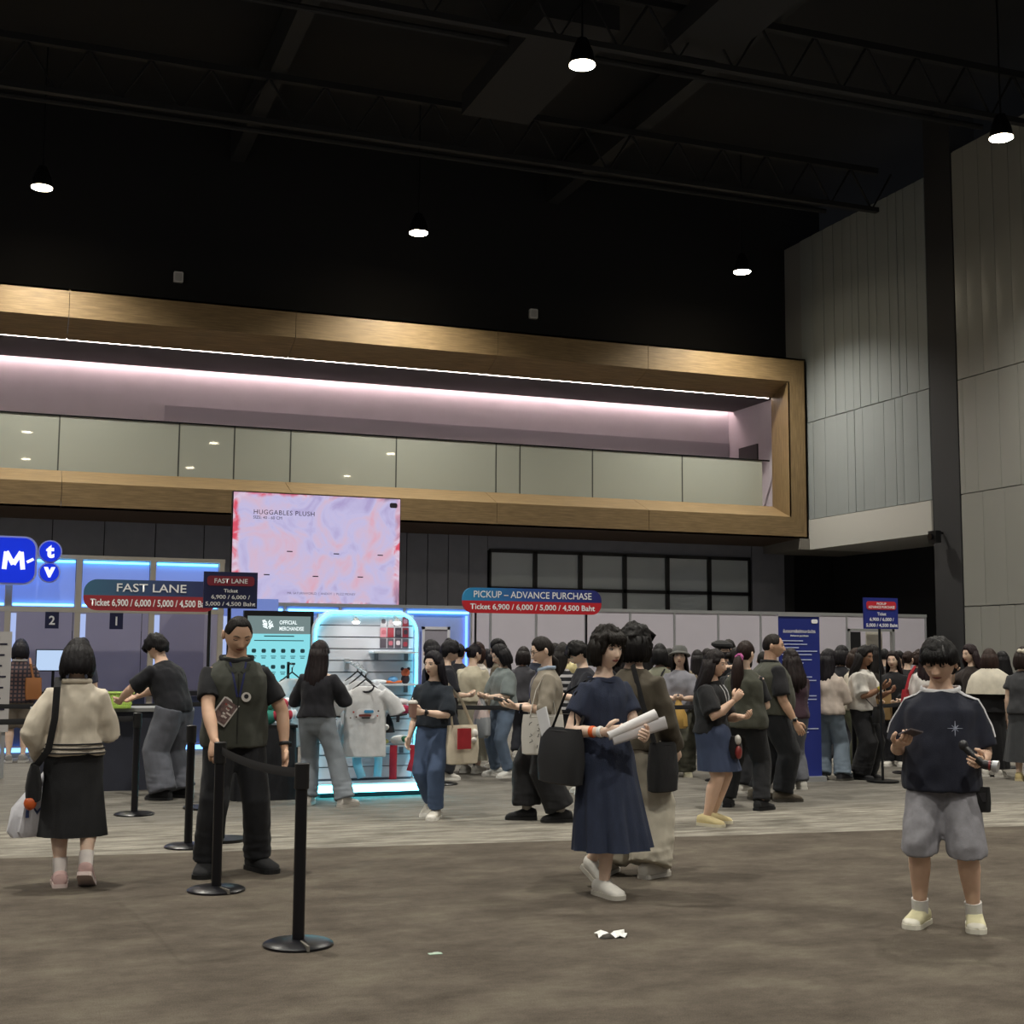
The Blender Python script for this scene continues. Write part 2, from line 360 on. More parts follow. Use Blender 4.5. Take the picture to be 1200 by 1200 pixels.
tag(MB().add([(XW-.02, 27.5, 5.42), (XW-.02, 33.3, 5.42), (XW-.02, 33.1, 4.55), (XW-.02, 27.5, 4.57), (XW+2.5, 27.5, 5.42), (XW+2.5, 33.3, 5.42), (XW+2.5, 33.1, 4.55), (XW+2.5, 27.5, 4.57)],
    [(0, 1, 2, 3), (7, 6, 5, 4), (0, 3, 7, 4), (1, 5, 6, 2), (3, 2, 6, 7), (0, 4, 5, 1)]).build('trim_1', mat('white_bulkhead', '#b2b0aa', .7), smooth=False), kind='structure')
tag(MB().box2((XW-.35, 33.0, 4.55), (XW+2.5, 35.1, 4.87)).build('trim_2', mat('bulkhead_grey', '#77736c', .7)), kind='structure')
tag(MB().box2((XW+2.4, 26.5, 0), (XW+2.6, 36, 4.6)).build('wall_recess', BLACK), kind='structure')
tag(MB().box2((XW-.02, 35.4, 0), (XW+2.6, 35.6, 5)).build('wall_recess_end', BLACK), kind='structure')
tag(MB().box2((XW+.02, 26.45, 0), (XW+.8, 27.47, 15.4)).build('wall_pilaster', mat('pilaster_dark', '#2f2f31', .7)), kind='structure')
wn = tag(MB().box2((XW+.1, -10, 0), (XW+.4, 26.43, 14.2)).build('wall_right_near', mat('wall_gap')), kind='structure')
strips(wn, 20, 26.4, 8.3, 14.15, PANM2, .42, .6, 8); strips(wn, 20, 26.4, 5.45, 8.3, PANM2, .42, .9, 9); strips(wn, 20, 26.4, 2.7, 5.45, PANM2, .42, .9, 10); strips(wn, 20, 26.4, 0, 2.7, PANM2, .42, .9, 11)
t = thing('wall_camera', 'small black bracketed camera low on the dark pilaster', 'camera', (XW, 27.1, 4.55))
MB().box((-.1, 0, 0), (.2, .06, .06)).build('bracket', FRM, t); MB().box((-.25, 0, -.1), (.16, .3, .3)).build('housing', FRM, t); MB().cyl((-.34, 0, -.1), (-.4, 0, -.1), .08).build('lens', mat('lens', '#101014', .1), t)

# --- ceiling downlights on their grid (those in view plus the grid behind the camera)
bulb = glow('#fff0d0', 60)
def downlight(X, Y, label):
    t = thing('downlight', label, 'light', (X, Y, 12.0), 0, 'ceiling downlights')
    MB().loft([((0, 0, .5), (.10, 0, 0), (0, .10, 0)), ((0, 0, .25), (.2, 0, 0), (0, .2, 0)), ((0, 0, .02), (.24, 0, 0), (0, .24, 0))], 20).build('housing', FRM, t)
    MB().cyl((0, 0, .5), (0, 0, 3.4), .02, 6).build('stem', FRM, t)
    MB().cyl((0, 0, .0), (0, 0, .02), .23, 20).build('lens', bulb, t)
    l = D.lights.new('lamp', 'SPOT'); l.energy = LAMP_W; l.color = LAMP_COL; l.spot_size = radians(132); l.spot_blend = 1.0; l.shadow_soft_size = .2
    o = D.objects.new('lamp', l); COL.objects.link(o); o.parent = t; o.location = (0, 0, -.06)
names = {(0, 0): 'lit downlight high at the left, above the left end of the balcony', (1, 0): 'lit downlight hanging before the middle of the balcony', (2, 0): 'lit downlight close to the grey side wall, above the balcony corner',
         (0, 1): 'lit downlight cut off by the top edge at the left', (1, 1): 'large bright downlight near the top middle', (2, 1): 'lit downlight at the far right by the pale cladding'}
LX = [.15, 9.1, 18.4]; LY = [31.2, 20.9, 10.6, .3, -9.5]
for i, X in enumerate([.15, 9.1, 18.4, -8.8, -17.7]):
    for j, Y in enumerate(LY):
        downlight(X, Y, names.get((i, j), 'ceiling downlight further back in the hall, out of view'))
# ================================================================ FURNITURE
WHITE = paint('#c9c6cc'); ALU = mat('aluminium', '#b9bbbe', .35, metal=.6); INK = mat('white_print', '#f2f2f4', .6); BLK = mat('black_plastic', '#111113', .4)
# --- white exhibition partition across the back of the queue
pt = thing('exhibition_partition', 'long row of white exhibition wall panels behind the crowd', 'partition', (0, 27, 0))
px_ = [4.03, 5.15, 6.3, 7.68, 9.15, 9.60, 10.66, 11.84, 12.93, 14.04, 15.17, 16.29, 17.55, 18.66, 20.0, 20.94]
PW = mat('partition_white', '#cbc6d2', .55, var=.02, vscale=2)
BLUEP = mat('blue_lit_panel', '#9fb4f0', .5)  # blue light on these white panels is put into their base colour
for i, (a, c) in enumerate(zip(px_, px_[1:])):
    if abs(a-18.66) < .01:
        MB().box2((a+.03, -.01, 2.16), (c-.03, .02, 2.46)).build('panel', PW, pt); continue
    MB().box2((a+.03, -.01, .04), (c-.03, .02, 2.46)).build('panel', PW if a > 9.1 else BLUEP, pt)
for a in px_: MB().cyl((a, 0, 0), (a, 0, 2.5), .03, 8).build('post', ALU, pt)
MB().box2((4.0, -.03, 2.44), (20.97, .03, 2.51)).build('top_rail', ALU, pt)
for a, c in zip(px_[:4], px_[1:5]): MB().box2((a+.06, -.06, 2.34), (c-.06, -.035, 2.38)).build('light_strip', glow('#6fc4ff', 4), pt)
MB().box2((9.02, -.06, .2), (9.07, -.03, 2.3)).build('light_strip', glow('#5f8dff', 3), pt)
MB().box2((7.74, -.06, .2), (7.79, -.03, 2.3)).build('light_strip', glow('#5f8dff', 3), pt)
MB().box2((20.94, 0, 0), (20.98, 3.4, 2.5)).build('end_panel', PW, pt)
dr = tag(empty('door_1', (19.33, 27.0, 0)), kind='structure')
for q in ((-.66, -.6), (.6, .66)): MB().box2((q[0], -.05, 0), (q[1], .05, 2.14)).build('frame', ALU, dr)
MB().box2((-.66, -.05, 2.08), (.66, .05, 2.14)).build('frame', ALU, dr)
MB().box2((-.6, .6, 0), (.15, .65, 2.08)).build('dark_inside', BLACK, dr); MB().box2((.15, .35, 0), (.6, .4, 2.08)).build('inner_leaf', mat('cream_leaf', '#c6c2b4', .6), dr)
# inner white doorway seen among the blue lit panels
dr = tag(empty('door_2', (8.35, 26.93, 0)), kind='structure')
MB().box2((-.25, -.02, 0), (.25, 0, 2.0)).build('leaf', mat('door_grey', '#9c99a6', .6), dr)
for q in ((-.31, -.25), (.25, .31)): MB().box2((q[0], -.04, 0), (q[1], 0, 2.06)).build('frame', paint('#dadbe6'), dr)
MB().box2((-.31, -.04, 2.0), (.31, 0, 2.06)).build('frame', paint('#dadbe6'), dr)

# --- big LED screen above the partition
def screen_mat():
    m = D.materials.new('screen_picture'); m.use_nodes = True; nt = m.node_tree; N = nt.nodes; L = nt.links; b = N['Principled BSDF']
    b.inputs['Base Color'].default_value = (.01, .01, .012, 1); b.inputs['Roughness'].default_value = .4
    tc = N.new('ShaderNodeTexCoord'); sp = N.new('ShaderNodeSeparateXYZ'); L.new(tc.outputs['Object'], sp.inputs[0])
    n1 = N.new('ShaderNodeTexNoise'); n1.inputs['Scale'].default_value = 1.3; n1.inputs['Detail'].default_value = 6; n1.inputs['Distortion'].default_value = 1.6; L.new(tc.outputs['Object'], n1.inputs['Vector'])
    base = ramp_node(nt, [(.28, '#b4a6d6'), (.45, '#cdc6ee'), (.58, '#dcc2dc'), (.72, '#e6b4c8')]); L.new(n1.outputs[0], base.inputs[0])
    n2 = N.new('ShaderNodeTexNoise'); n2.inputs['Scale'].default_value = 1.5; n2.inputs['Detail'].default_value = 4; n2.inputs['Distortion'].default_value = 1; L.new(tc.outputs['Object'], n2.inputs['Vector'])
    edge = ramp_node(nt, [(.30, '#8d7a98'), (.42, '#d9a0b8'), (.5, '#e8d4ea'), (.58, '#ea5a70'), (.75, '#b04058')]); L.new(n2.outputs[0], edge.inputs[0])
    def mth(op, a, c=None):
        n = N.new('ShaderNodeMath'); n.operation = op
        for i, q in enumerate((a, c)):
            if q is None: continue
            if hasattr(q, 'is_linked'): L.new(q, n.inputs[i])
            else: n.inputs[i].default_value = q
        return n.outputs[0]
    ax = mth('ABSOLUTE', sp.outputs[0]); az = mth('ABSOLUTE', sp.outputs[2])
    d = mth('MAXIMUM', mth('SUBTRACT', ax, 1.66), mth('SUBTRACT', az, 1.1))
    d = mth('ADD', d, mth('MULTIPLY', mth('SUBTRACT', n1.outputs[0], .5), .35))
    mr = N.new('ShaderNodeMapRange'); mr.inputs[1].default_value = -.02; mr.inputs[2].default_value = .06; L.new(d, mr.inputs[0])
    mx = N.new('ShaderNodeMix'); mx.data_type = 'RGBA'; L.new(mr.outputs[0], mx.inputs['Factor']); L.new(base.outputs[0], mx.inputs['A']); L.new(edge.outputs[0], mx.inputs['B'])
    L.new(mx.outputs['Result'], b.inputs['Emission Color']); b.inputs['Emission Strength'].default_value = .78
    return m
ls = thing('led_screen', 'large bright LED screen advertising plush toys above the booths', 'screen', (5.94, 27.65, 3.66))
MB().box((0, .09, 0), (3.62, .14, 2.36)).build('cabinet', BLK, ls)
MB().box((0, 0, 0), (3.58, .03, 2.32)).build('display', screen_mat(), ls)
for sx in (-1.3, 1.3): MB().box((sx, .2, -1.9), (.1, .1, 3.52)).build('support_post', BLK, ls)
SI = mat('screen_ink', '#1c1830', .8)
text('HUGGABLES PLUSH', ls, SI, -.73, .76, w=1.28, y=-.02, lsp=1.1)
text('SIZE: 40 - 60 CM', ls, SI, -1.08, .645, w=.6, y=-.02)
text('MR. SATURNWORLD  |  ANDOY  |  PUZZ MONEY', ls, mat('screen_ink_soft', '#7a6f92', .8), .1, -.93, w=1.46, y=-.02)
for x, z, s_ in ((-1.07, -.55, 'PASAWAT'), (-.6, -.05, 'BACK'), (-.04, -.56, 'ANDOY'), (.4, -.07, 'BACK'), (.93, -.55, 'PUZZ'), (1.36, -.07, 'BACK')): 
    MB().box((x, -.018, z), (.12, .002, .022)).build('caption_line', SI, ls)
MB().prism(rrect(.17, .11, .04), -.02, -.016).build('corner_badge', mat('badge_dark', '#2a2230', .6), ls).location = (1.64, 0, 1.02)

# --- ticket booth with lit header boxes and numbered windows
bt = thing('ticket_booth', 'white framed ticket booth with blue lit header boxes and numbered windows', 'booth', (0, 20.5, 0))
bx_ = [-2.1, -1.1, -.107, .852, 1.907, 2.925]
CREAM = paint('#c3bcb0', .5)
HDR = mat('lit_header', '#8fa4dc', .5, emit='#7f9bff', estr=.38)
BTW = mat('booth_wall', '#9b96a6', .5, var=.03, vscale=2)
for x in bx_: MB().box((x, 0, 1.45), (.08, .08, 2.9)).build('post', CREAM, bt)
MB().box2((-2.1, -.046, 2.86), (2.97, .046, 2.92)).build('beam', CREAM, bt); MB().box2((-2.1, -.046, 2.08), (2.97, .046, 2.15)).build('beam', CREAM, bt)
for a, c in zip(bx_, bx_[1:]):
    MB().box2((a+.05, .02, 2.16), (c-.05, .06, 2.85)).build('header_panel', HDR, bt)
    MB().box2((a+.06, -.02, 2.81), (c-.06, .01, 2.84)).build('light_strip', glow('#59c4ff', 5), bt); MB().box2((a+.06, -.02, 2.17), (c-.06, .01, 2.2)).build('light_strip', glow('#59c4ff', 4), bt)
    MB().box2((a+.006, 1.6, .0), (c-.006, 1.65, 2.6)).build('rear_panel', BTW, bt)
    MB().box2((a+.06, .0, .15), (c-.06, .03, .85)).build('apron', mat('booth_apron', '#4c5678', .6), bt)
    MB().box2((a+.02, -.05, .0), (c-.02, .04, .06)).build('plinth', paint('#a8a294'), bt)
    MB().box2((a+.02, -.07, .07), (c-.02, -.03, .13)).build('light_strip', glow('#6aa4ff', 3.2), bt)
for x in bx_[2:]: MB().box2((x+.045, 0, .9), (x+.12, .04, 2.06)).build('light_strip', glow('#b9ccff', .75), bt)
MB().box2((2.9, 0, 0), (2.95, 1.65, 2.86)).build('side_panel', BTW, bt)
MB().box2((2.97, .5, .1), (3.9, .56, 2.35)).build('light_panel', mat('blue_wash', '#8fa4dc', .5, emit='#7f9bff', estr=.3), bt)
MB().box2((-2.1, -.12, .86), (2.95, .5, .93)).build('counter_top', mat('counter_dark', '#23232a', .4), bt)
for x, s_ in ((.52, '2'), (1.42, '1')):
    n = MB().box((x-.02, -.06, 1.96), (.19, .02, .24)).build('number_sign', mat('navy_sign', '#1d2148', .5), bt); text(s_, n, INK, x-.02, 1.96, h=.13, y=-.075, bold=.02)
# logo box on the header
NAVYB = mat('logo_blue', '#1238d8', .35, emit='#1230e0', estr=.55); RIM = paint('#c8d4f4', .4); LW = mat('logo_white', '#ffffff', .5, emit='#ffffff', estr=.75)
lg = thing('logo_sign', 'glossy blue channel logo sign with two small round discs on the booth header', 'sign', (-.5, 20.3, 2.8))
out = []
for a, c in ((-1, 1), (1, 1), (1, -1), (-1, -1)): pass
def barrel(w, h, bulge, r):
    o = []
    for x, z in rrect(w, h, r, 6): o.append((x, z*(1+bulge*(1-(2*x/w)**2))))
    return o
MB().prism(barrel(1.52, .66, .14, .16), -.14, -.02).build('rim', RIM, lg); MB().prism(barrel(1.46, .61, .14, .14), -.16, -.13).build('face', NAVYB, lg)
def stroke(pts, r=.032, nm='letter'): MB().tube([V((x, -.17, z)) for x, z in pts], [(r, .012)]*len(pts), 8, up=None).build(nm, LW, lg)
for x0 in (.44, .09):
    for pts in ([(x0-.12, -.13), (x0-.10, .12)], [(x0-.10, .12), (x0, -.06)], [(x0, -.06), (x0+.10, .12)], [(x0+.10, .12), (x0+.13, -.13)]): stroke(pts)
stroke([(-.24+.11*cos(a), .13*sin(a)) for a in [.7+i*.35 for i in range(15)]]); stroke([(-.13, -.02), (-.22, -.02)])
MB().box((.665, -.165, .0), (.1, .015, .04), R=Matrix.Rotation(-.5, 3, 'Y')).build('dash', LW, lg)
for z, ch, r in ((.14, 't', .165), (-.16, 'v', .15)):
    MB().cyl((.93, -.14, z), (.93, -.03, z), r, 28).build('disc_rim', RIM, lg); MB().cyl((.93, -.16, z), (.93, -.13, z), r-.02, 28).build('disc', NAVYB, lg)
    text(ch, lg, LW, .93, z, h=.19 if ch == 't' else .15, y=-.17, bold=.05)
# booth clutter
mo = thing('monitor', 'thin monitor with a pale blue screen on the booth counter', 'monitor', (.55, 20.62, .93), radians(180))
MB().box((0, 0, .02), (.22, .16, .03)).build('foot', BLK, mo); MB().box((0, 0, .2), (.04, .03, .34)).build('neck', BLK, mo); MB().box((0, .02, .45), (.5, .03, .32)).build('casing', BLK, mo); MB().box((0, .04, .45), (.47, .01, .29)).build('display', mat('pale_screen', '#000000', .3, emit='#bcd4f4', estr=.9), mo)
p = gnd(6, 884)
bd = thing('info_board', 'white information board standing at the left edge beside the booth', 'board', (p.x-.22, 17.2, 0))
MB().box((0, 0, 1.15), (.5, .03, 1.2)).build('panel', paint('#b9b6b6'), bd); MB().box((-.2, .03, .3), (.04, .04, .6)).build('leg', ALU, bd); MB().box((.2, .03, .3), (.04, .04, .6)).build('leg', ALU, bd)
for i in range(7): MB().box((.02, -.018, 1.6-i*.13), (.36-.05*(i % 3), .004, .02)).build('text_line', SI, bd)
# green basket on a small counter
ct = thing('desk', 'dark draped desk where the man in grey trousers leans', 'desk', (1.1, 15.6, 0))
MB().box2((-.85, -.25, 0), (.5, .3, .86)).build('drape', mat('drape_dark', '#2a2c38', .8, var=.1), ct); MB().box2((-.9, -.28, .86), (.55, .33, .9)).build('top', mat('counter_dark'), ct)
BSK = plastic('#b9d66a', .5)
bk = thing('basket', 'lime green slotted plastic basket on the dark desk', 'basket', (1.05, 15.35, .9))
b = MB()
def frust(b, w0, d0, w1, d1, z0, z1):
    vs = [(-w0, -d0, z0), (w0, -d0, z0), (w0, d0, z0), (-w0, d0, z0), (-w1, -d1, z1), (w1, -d1, z1), (w1, d1, z1), (-w1, d1, z1)]
    return b.add([V(v) for v in vs], [(3, 2, 1, 0), (4, 5, 6, 7)]+[(i, (i+1) % 4, (i+1) % 4+4, i+4) for i in range(4)])
frust(MB(), .18, .13, .18, .13, 0, .012).build('base', BSK, bk)
for i in range(5):
    z = .01+i*.036; w = .18+.025*i/4; d = .13+.025*i/4; q = MB()
    for s_ in (-1, 1): q.box((0, s_*d, z+.009), (2*w, .008, .02)); q.box((s_*w, 0, z+.009), (.008, 2*d, .02))
    q.build('band', BSK, bk)
q = MB()
for i in range(9):
    x = -.19+i*.0475; q.box((x*.92, -.14, .09), (.012, .014, .17)); q.box((x*.92, .14, .09), (.012, .014, .17))
q.build('ribs', BSK, bk); MB().tube([(-.21, -.16, .17), (.21, -.16, .17), (.21, .16, .17), (-.21, .16, .17), (-.21, -.16, .17)], .009, 6).build('rim', BSK, bk)

# --- stanchions with belts
POST = mat('stanchion_black', '#15151a', .3, metal=.3)
SN = 0
def stanchion(X, Y, label, to=None, sag=.0, gap=0, rz=0, h=.95):
    t = thing('stanchion', label, 'stanchion', (X, Y, 0), 0, 'black belt stanchions')
    rr = (lambda a, u: .96 if gap and abs(((a-gap+pi) % (2*pi))-pi) < .12 else 1)
    b = MB(); b.loft([((0, 0, 0), (.185, 0, 0), (0, .185, 0)), ((0, 0, .012), (.185, 0, 0), (0, .185, 0)), ((0, 0, .022), (.165, 0, 0), (0, .165, 0)), ((0, 0, .034), (.05, 0, 0), (0, .05, 0))], 40); b.build('base', POST, t)
    if gap: MB().box((0.1*cos(gap), .1*sin(gap), .02), (.2, .012, .028), R=Matrix.Rotation(gap, 3, 'Z')).build('base_slot', mat('slot', '#6a665f', .8), t)
    MB().cyl((0, 0, .03), (0, 0, h-.13), .032, 20).build('post', POST, t)
    MB().loft([((0, 0, h-.14), (.033, 0, 0), (0, .033, 0)), ((0, 0, h-.135), (.04, 0, 0), (0, .04, 0)), ((0, 0, h-.005), (.04, 0, 0), (0, .04, 0)), ((0, 0, h), (.03, 0, 0), (0, .03, 0))], 20).build('head', BLK, t)
    if to:
        e = V((to[0]-X, to[1]-Y, 0)); z0 = h-.055; n = 12; d = e.normalized(); pts = []
        for i in range(n+1):
            u = i/n; pts.append(d*(.04+(e.length-.08)*u)+V((0, 0, z0-sag*4*u*(1-u)+(to[2]*u if len(to) > 2 else 0))))
        MB().tube(pts, [(.026, .002)]*(n+1), 6, up=(0, 0, 1)).build('belt', mat('belt_web', '#17171b', .7), t)
    return t
def gx(px, Y): return spot_at(px, Y).x
stanchion(1.29, 8.875, 'belt stanchion the man in the olive vest touches', to=(1.471, 7.125), sag=.03, gap=-1.3)
stanchion(1.471, 7.125, 'nearest belt stanchion with a split round base', gap=-1.5)
stanchion(1.35, 10.866, 'belt stanchion left of the man in the olive vest', h=.95)
stanchion(1.125, 13.119, 'belt stanchion below the green basket', to=(-2.2, 13.2), sag=.02)
stanchion(-.55, 14.4, 'belt stanchion at the far left edge of the frame', to=(-2.2, 14.5), sag=.02)
stanchion(-.42, 16.4, 'belt stanchion before the plaid-shirted shopper', to=(2.2, 16.4), sag=.02)
stanchion(4.75, 15.0, 'belt stanchion hidden among the queue by the display kiosk', to=(6.25, 15.0), sag=.015)
stanchion(6.25, 15.0, 'belt stanchion behind the woman with glasses', to=(8.1, 14.4), sag=.015)
stanchion(8.1, 14.4, 'belt stanchion behind the woman in the denim skirt')
stanchion(gx(1000, 14.45), 14.45, 'belt stanchion between the jeans girl and the girl in black trousers', to=(gx(1060, 14.6), 14.6), sag=.02)
stanchion(gx(1060, 14.6), 14.6, 'belt stanchion behind the man holding the phone', to=(gx(1175, 14.9), 14.9), sag=.02)
stanchion(gx(1175, 14.9), 14.9, 'belt stanchion between the two women at the right edge')

# --- signs
def grad(name, stops, w):
    m = D.materials.new(name); m.use_nodes = True; nt = m.node_tree; b = nt.nodes['Principled BSDF']; b.inputs['Roughness'].default_value = .5
    tc = nt.nodes.new('ShaderNodeTexCoord'); sp = nt.nodes.new('ShaderNodeSeparateXYZ'); mr = nt.nodes.new('ShaderNodeMapRange'); mr.inputs[1].default_value = -w/2; mr.inputs[2].default_value = w/2
    r = ramp_node(nt, stops); nt.links.new(tc.outputs['Object'], sp.inputs[0]); nt.links.new(sp.outputs[0], mr.inputs[0]); nt.links.new(mr.outputs[0], r.inputs[0]); nt.links.new(r.outputs[0], b.inputs['Base Color']); return m
def clip(poly, zc, keep_top):
    out = []
    n = len(poly)
    for i in range(n):
        a, c = poly[i], poly[(i+1) % n]; ia = (a[1] >= zc) == keep_top; ic = (c[1] >= zc) == keep_top
        if ia: out.append(a)
        if ia != ic: u = (zc-a[1])/(c[1]-a[1]); out.append((a[0]+(c[0]-a[0])*u, zc))
    return out
def lane_sign(X, Y, zc, w, h, title, tw, label, stops, red, posts, ink=INK):
    t = thing('lane_sign', label, 'sign', (X, Y, 0)); z = zc
    pl = [(x, zz+z) for x, zz in rrect(w, h, h*.42, 8)]
    MB().prism(clip(pl, z-.005, True), -.02, .02).build('upper_face', grad('sign_blue'+title, stops, w), t, smooth=False)
    MB().prism(clip(pl, z-.005, False), -.02, .02).build('lower_face', mat('sign_red', red, .5), t, smooth=False)
    text(title, t, ink, 0, z+h*.245, w=tw, h=h*.27, y=-.025, bold=.008)
    text('Ticket 6,900 / 6,000 / 5,000 / 4,500 Baht', t, ink, -.0, z-h*.26, w=w*.9, h=h*.27, y=-.025, bold=.022)
    for x in posts:
        MB().cyl((x, .04, .02), (x, .04, z-h*.3), .016, 8).build('post', BLK, t); MB().cyl((x, .04, 0), (x, .04, .02), .2, 24).build('foot', BLK, t)
lane_sign(1.24, 13.4, 2.07, 1.27, .30, 'FAST LANE', .66, 'rounded FAST LANE sign over the left queue', [(0, '#3f6a86'), (.5, '#3a4c74'), (1, '#2c2f5c')], '#9a2f38', (.57,))
lane_sign(6.51, 16.6, 2.22, 2.0, .335, 'PICKUP – ADVANCE PURCHASE', 1.7, 'rounded PICKUP ADVANCE PURCHASE sign above the crowd', [(0, '#2f8fc4'), (.45, '#2b4f9a'), (1, '#23246e')], '#c4222e', (-.8, .8))
def ticket_sign(X, Y, z0, w, h, lines, label, bg, red, base, ink=INK):
    t = thing('ticket_sign', label, 'sign', (X, Y, 0)); zc = z0+h/2
    MB().box((0, 0, zc), (w, .03, h)).build('board', mat('sign_navy', bg, .45), t)
    MB().prism(rrect(w*.88, h*.27, h*.09, 6, 0, zc+h*.25), -.02, -.015).build('red_pill', mat('sign_red', red, .5), t)
    for s_, z, ww, hh in lines: text(s_, t, ink, 0, zc+h*z, w=w*ww, h=h*hh, y=-.024, bold=.02)
    MB().cyl((0, .03, .02), (0, .03, z0+h*.5), .016, 8).build('pole', BLK, t); MB().cyl((0, .03, 0), (0, .03, .025), .19, 28).build('foot', BLK, t)
tl = [('Ticket', -.02, .26, .1), ('6,900 / 6,000 /', -.20, .72, .13), ('5,000 / 4,500 Baht', -.39, .93, .13)]
ticket_sign(1.66, 11.1, 1.89, .44, .30, [('FAST LANE', .25, .62, .13)]+tl, 'small square FAST LANE price sign on a thin pole', '#272c54', '#8a2c3c', 0)
ticket_sign(9.93, 13.65, 1.85, .49, .38, [('PICKUP', .31, .28, .075), ('ADVANCE PURCHASE', .2, .78, .085)]+tl, 'small square PICKUP price sign on a pole before the doorway', '#1d2a80', '#c02434', 0)
bn = thing('roll_up_banner', 'tall navy roll-up banner with lines of white Thai text', 'banner', (9.02, 14.05, 0))
MB().box((0, 0, 1.03), (.58, .012, 1.96)).build('sheet', mat('banner_navy', '#1b2a7c', .5), bn); MB().box((0, 0, .03), (.62, .16, .06)).build('cassette', ALU, bn); MB().box((0, 0, 2.01), (.6, .03, .025)).build('top_bar', ALU, bn); MB().cyl((0, .03, .05), (0, .03, 2.0), .012, 8).build('pole', ALU, bn)
rnd = random.Random(4)
MB().prism(rrect(.09, .05, .02), -.012, -.009).build('badge', INK, bn).location = (.22, 0, 1.94)
text('ขั้นตอนการซื้อบัตรและรับบัตร', bn, INK, 0, 1.82, w=.46, h=.045, y=-.009, bold=.01); text('Advance purchase', bn, INK, 0, 1.76, w=.26, h=.03, y=-.009, bold=.02)
z = 1.70
for i in range(26):
    w = rnd.choice([.24, .3, .36, .42, .48, .5]); 
    if i in (5, 12, 19): z -= .02
    MB().box((-.25+w/2, -.009, z), (w, .003, .012)).build('text_line', mat('banner_ink', '#b9c0e4', .6), bn); z -= .042

# --- standing digital display
ds = thing('digital_display', 'tall standing display with a cyan merchandise price list', 'screen', (2.8, 15.0, 0), 0)
MB().box((0, .05, 1.3), (.79, .08, 1.38)).build('casing', BLK, ds); MB().box((0, .05, .32), (.5, .06, .6)).build('stem', BLK, ds); MB().box((0, .05, .02), (.8, .45, .04)).build('foot', BLK, ds)
CY = mat('cyan_screen', '#000000', .4, emit='#8fe6f0', estr=.82)
MB().box((0, .0, 1.2), (.71, .02, 1.06)).build('display', CY, ds); MB().box((0, 0, 1.83), (.71, .02, .2)).build('display_header', mat('header_screen', '#000000', .4, emit='#8fa6a6', estr=.55), ds)
DI = mat('display_ink', '#24505c', .8); LT = mat('lit_print', '#000000', .5, emit='#f2ffff', estr=.95)
text('OFFICIAL', ds, LT, .1, 1.86, w=.2, h=.045, y=-.014, bold=.02); text('MERCHANDISE', ds, LT, .14, 1.79, w=.28, h=.045, y=-.014, bold=.02)
q = MB(); rnd = random.Random(2)
for i in range(22): 
    a = rnd.uniform(0, 6.3); r = rnd.uniform(0, .062); q.box((-.14+r*cos(a), -.013, 1.83+r*sin(a)), (.034, .003, .014), R=Matrix.Rotation(rnd.uniform(0, 3), 3, 'Y'))
q.build('round_emblem', LT, ds)
MB().box((0, -.012, 1.705), (.34, .003, .012)).build('text_line', DI, ds); MB().box((0, -.012, 1.655), (.56, .003, .01)).build('text_line', DI, ds)
for r_, z in enumerate((1.54, 1.36, 1.2)):
    for c_ in range(6 if r_ == 0 else 4):
        x = -.28+c_*.11; n = MB(); n.prism(rrect(.05, .045, .015, 3, x, z), -.013, -.01); n.build('product_icon', DI, ds); MB().box((x, -.012, z-.06), (.06, .003, .008)).build('price_line', DI, ds); MB().box((x, -.012, z-.08), (.045, .003, .01)).build('price_line', DI, ds)

# --- merchandise kiosk with neon arch
kx, ky = 3.64, 14.3
kk = thing('display_kiosk', 'white slatted merchandise stand outlined with a cyan neon arch', 'kiosk', (kx, ky, 0))
KW, KH = 1.14, 1.96
SL = mat('slat_white', '#d4d4da', .5)
zz = [.16+i*.128 for i in range(15)]
for i, (a, c) in enumerate(zip(zz, zz[1:])): MB().box2((-.54, .02, a+.006), (.54, .05, c-.006)).build('slat', SL, kk)
MB().box2((-.54, .05, .14), (.54, .09, 1.95)).build('backing', mat('slat_gap', '#7a7a84', .7), kk)
arch = [(-.57, -.01, .16)]+[(-.57, -.01, 1.72)]+[(-.35-.22*cos(a), -.01, 1.74+.22*sin(a)) for a in [i*pi/16 for i in range(1, 8)]]+[(-.35, -.01, 1.96), (.35, -.01, 1.96)]+[(.35+.22*sin(a), -.01, 1.74+.22*cos(a)) for a in [i*pi/16 for i in range(1, 8)]]+[(.57, -.01, 1.72), (.57, -.01, .16)]
MB().tube(arch, .016, 8).build('neon_tube', glow('#5ae0ff', 4.5), kk)
fr = MB(); fr.tube([(x*1.02, .04, z) for x, y, z in arch], .03, 8); fr.build('arch_frame', paint('#c9ced8'), kk)
MB().box2((-.6, -.35, .06), (.6, .12, .14)).build('platform', paint('#cfd2d8'), kk)
for q in ((-.6, -.37, .6, -.345), ): MB().box2((q[0], q[1], .055), (q[2], q[3], .13)).build('neon_base', glow('#59e6ff', 13), kk)
MB().box2((-.6, -.35, .05), (-.585, .1, .13)).build('neon_base', glow('#59e6ff', 13), kk)
MB().box2((-.55, -.3, 0), (.55, .1, .055)).build('plinth', BLK, kk)
for x in (-.18, .28):
    s_ = MB(); s_.cyl((x, -.1, 1.93), (x, -.22, 1.90), .012, 6); s_.build('lamp_arm', ALU, kk); MB().loft([((x, -.22, 1.90), (.025, 0, 0), (0, .025, 0)), ((x, -.23, 1.86), (.05, 0, 0), (0, .05, 0))], 14).build('lamp_shade', ALU, kk); MB().ball((x, -.23, 1.855), (.04, .04, .02)).build('lamp_bulb', glow('#ffffff', 40), kk)
SHF = [(.28, 1.53), (.28, 1.18), (.25, .93), (.24, .52)]
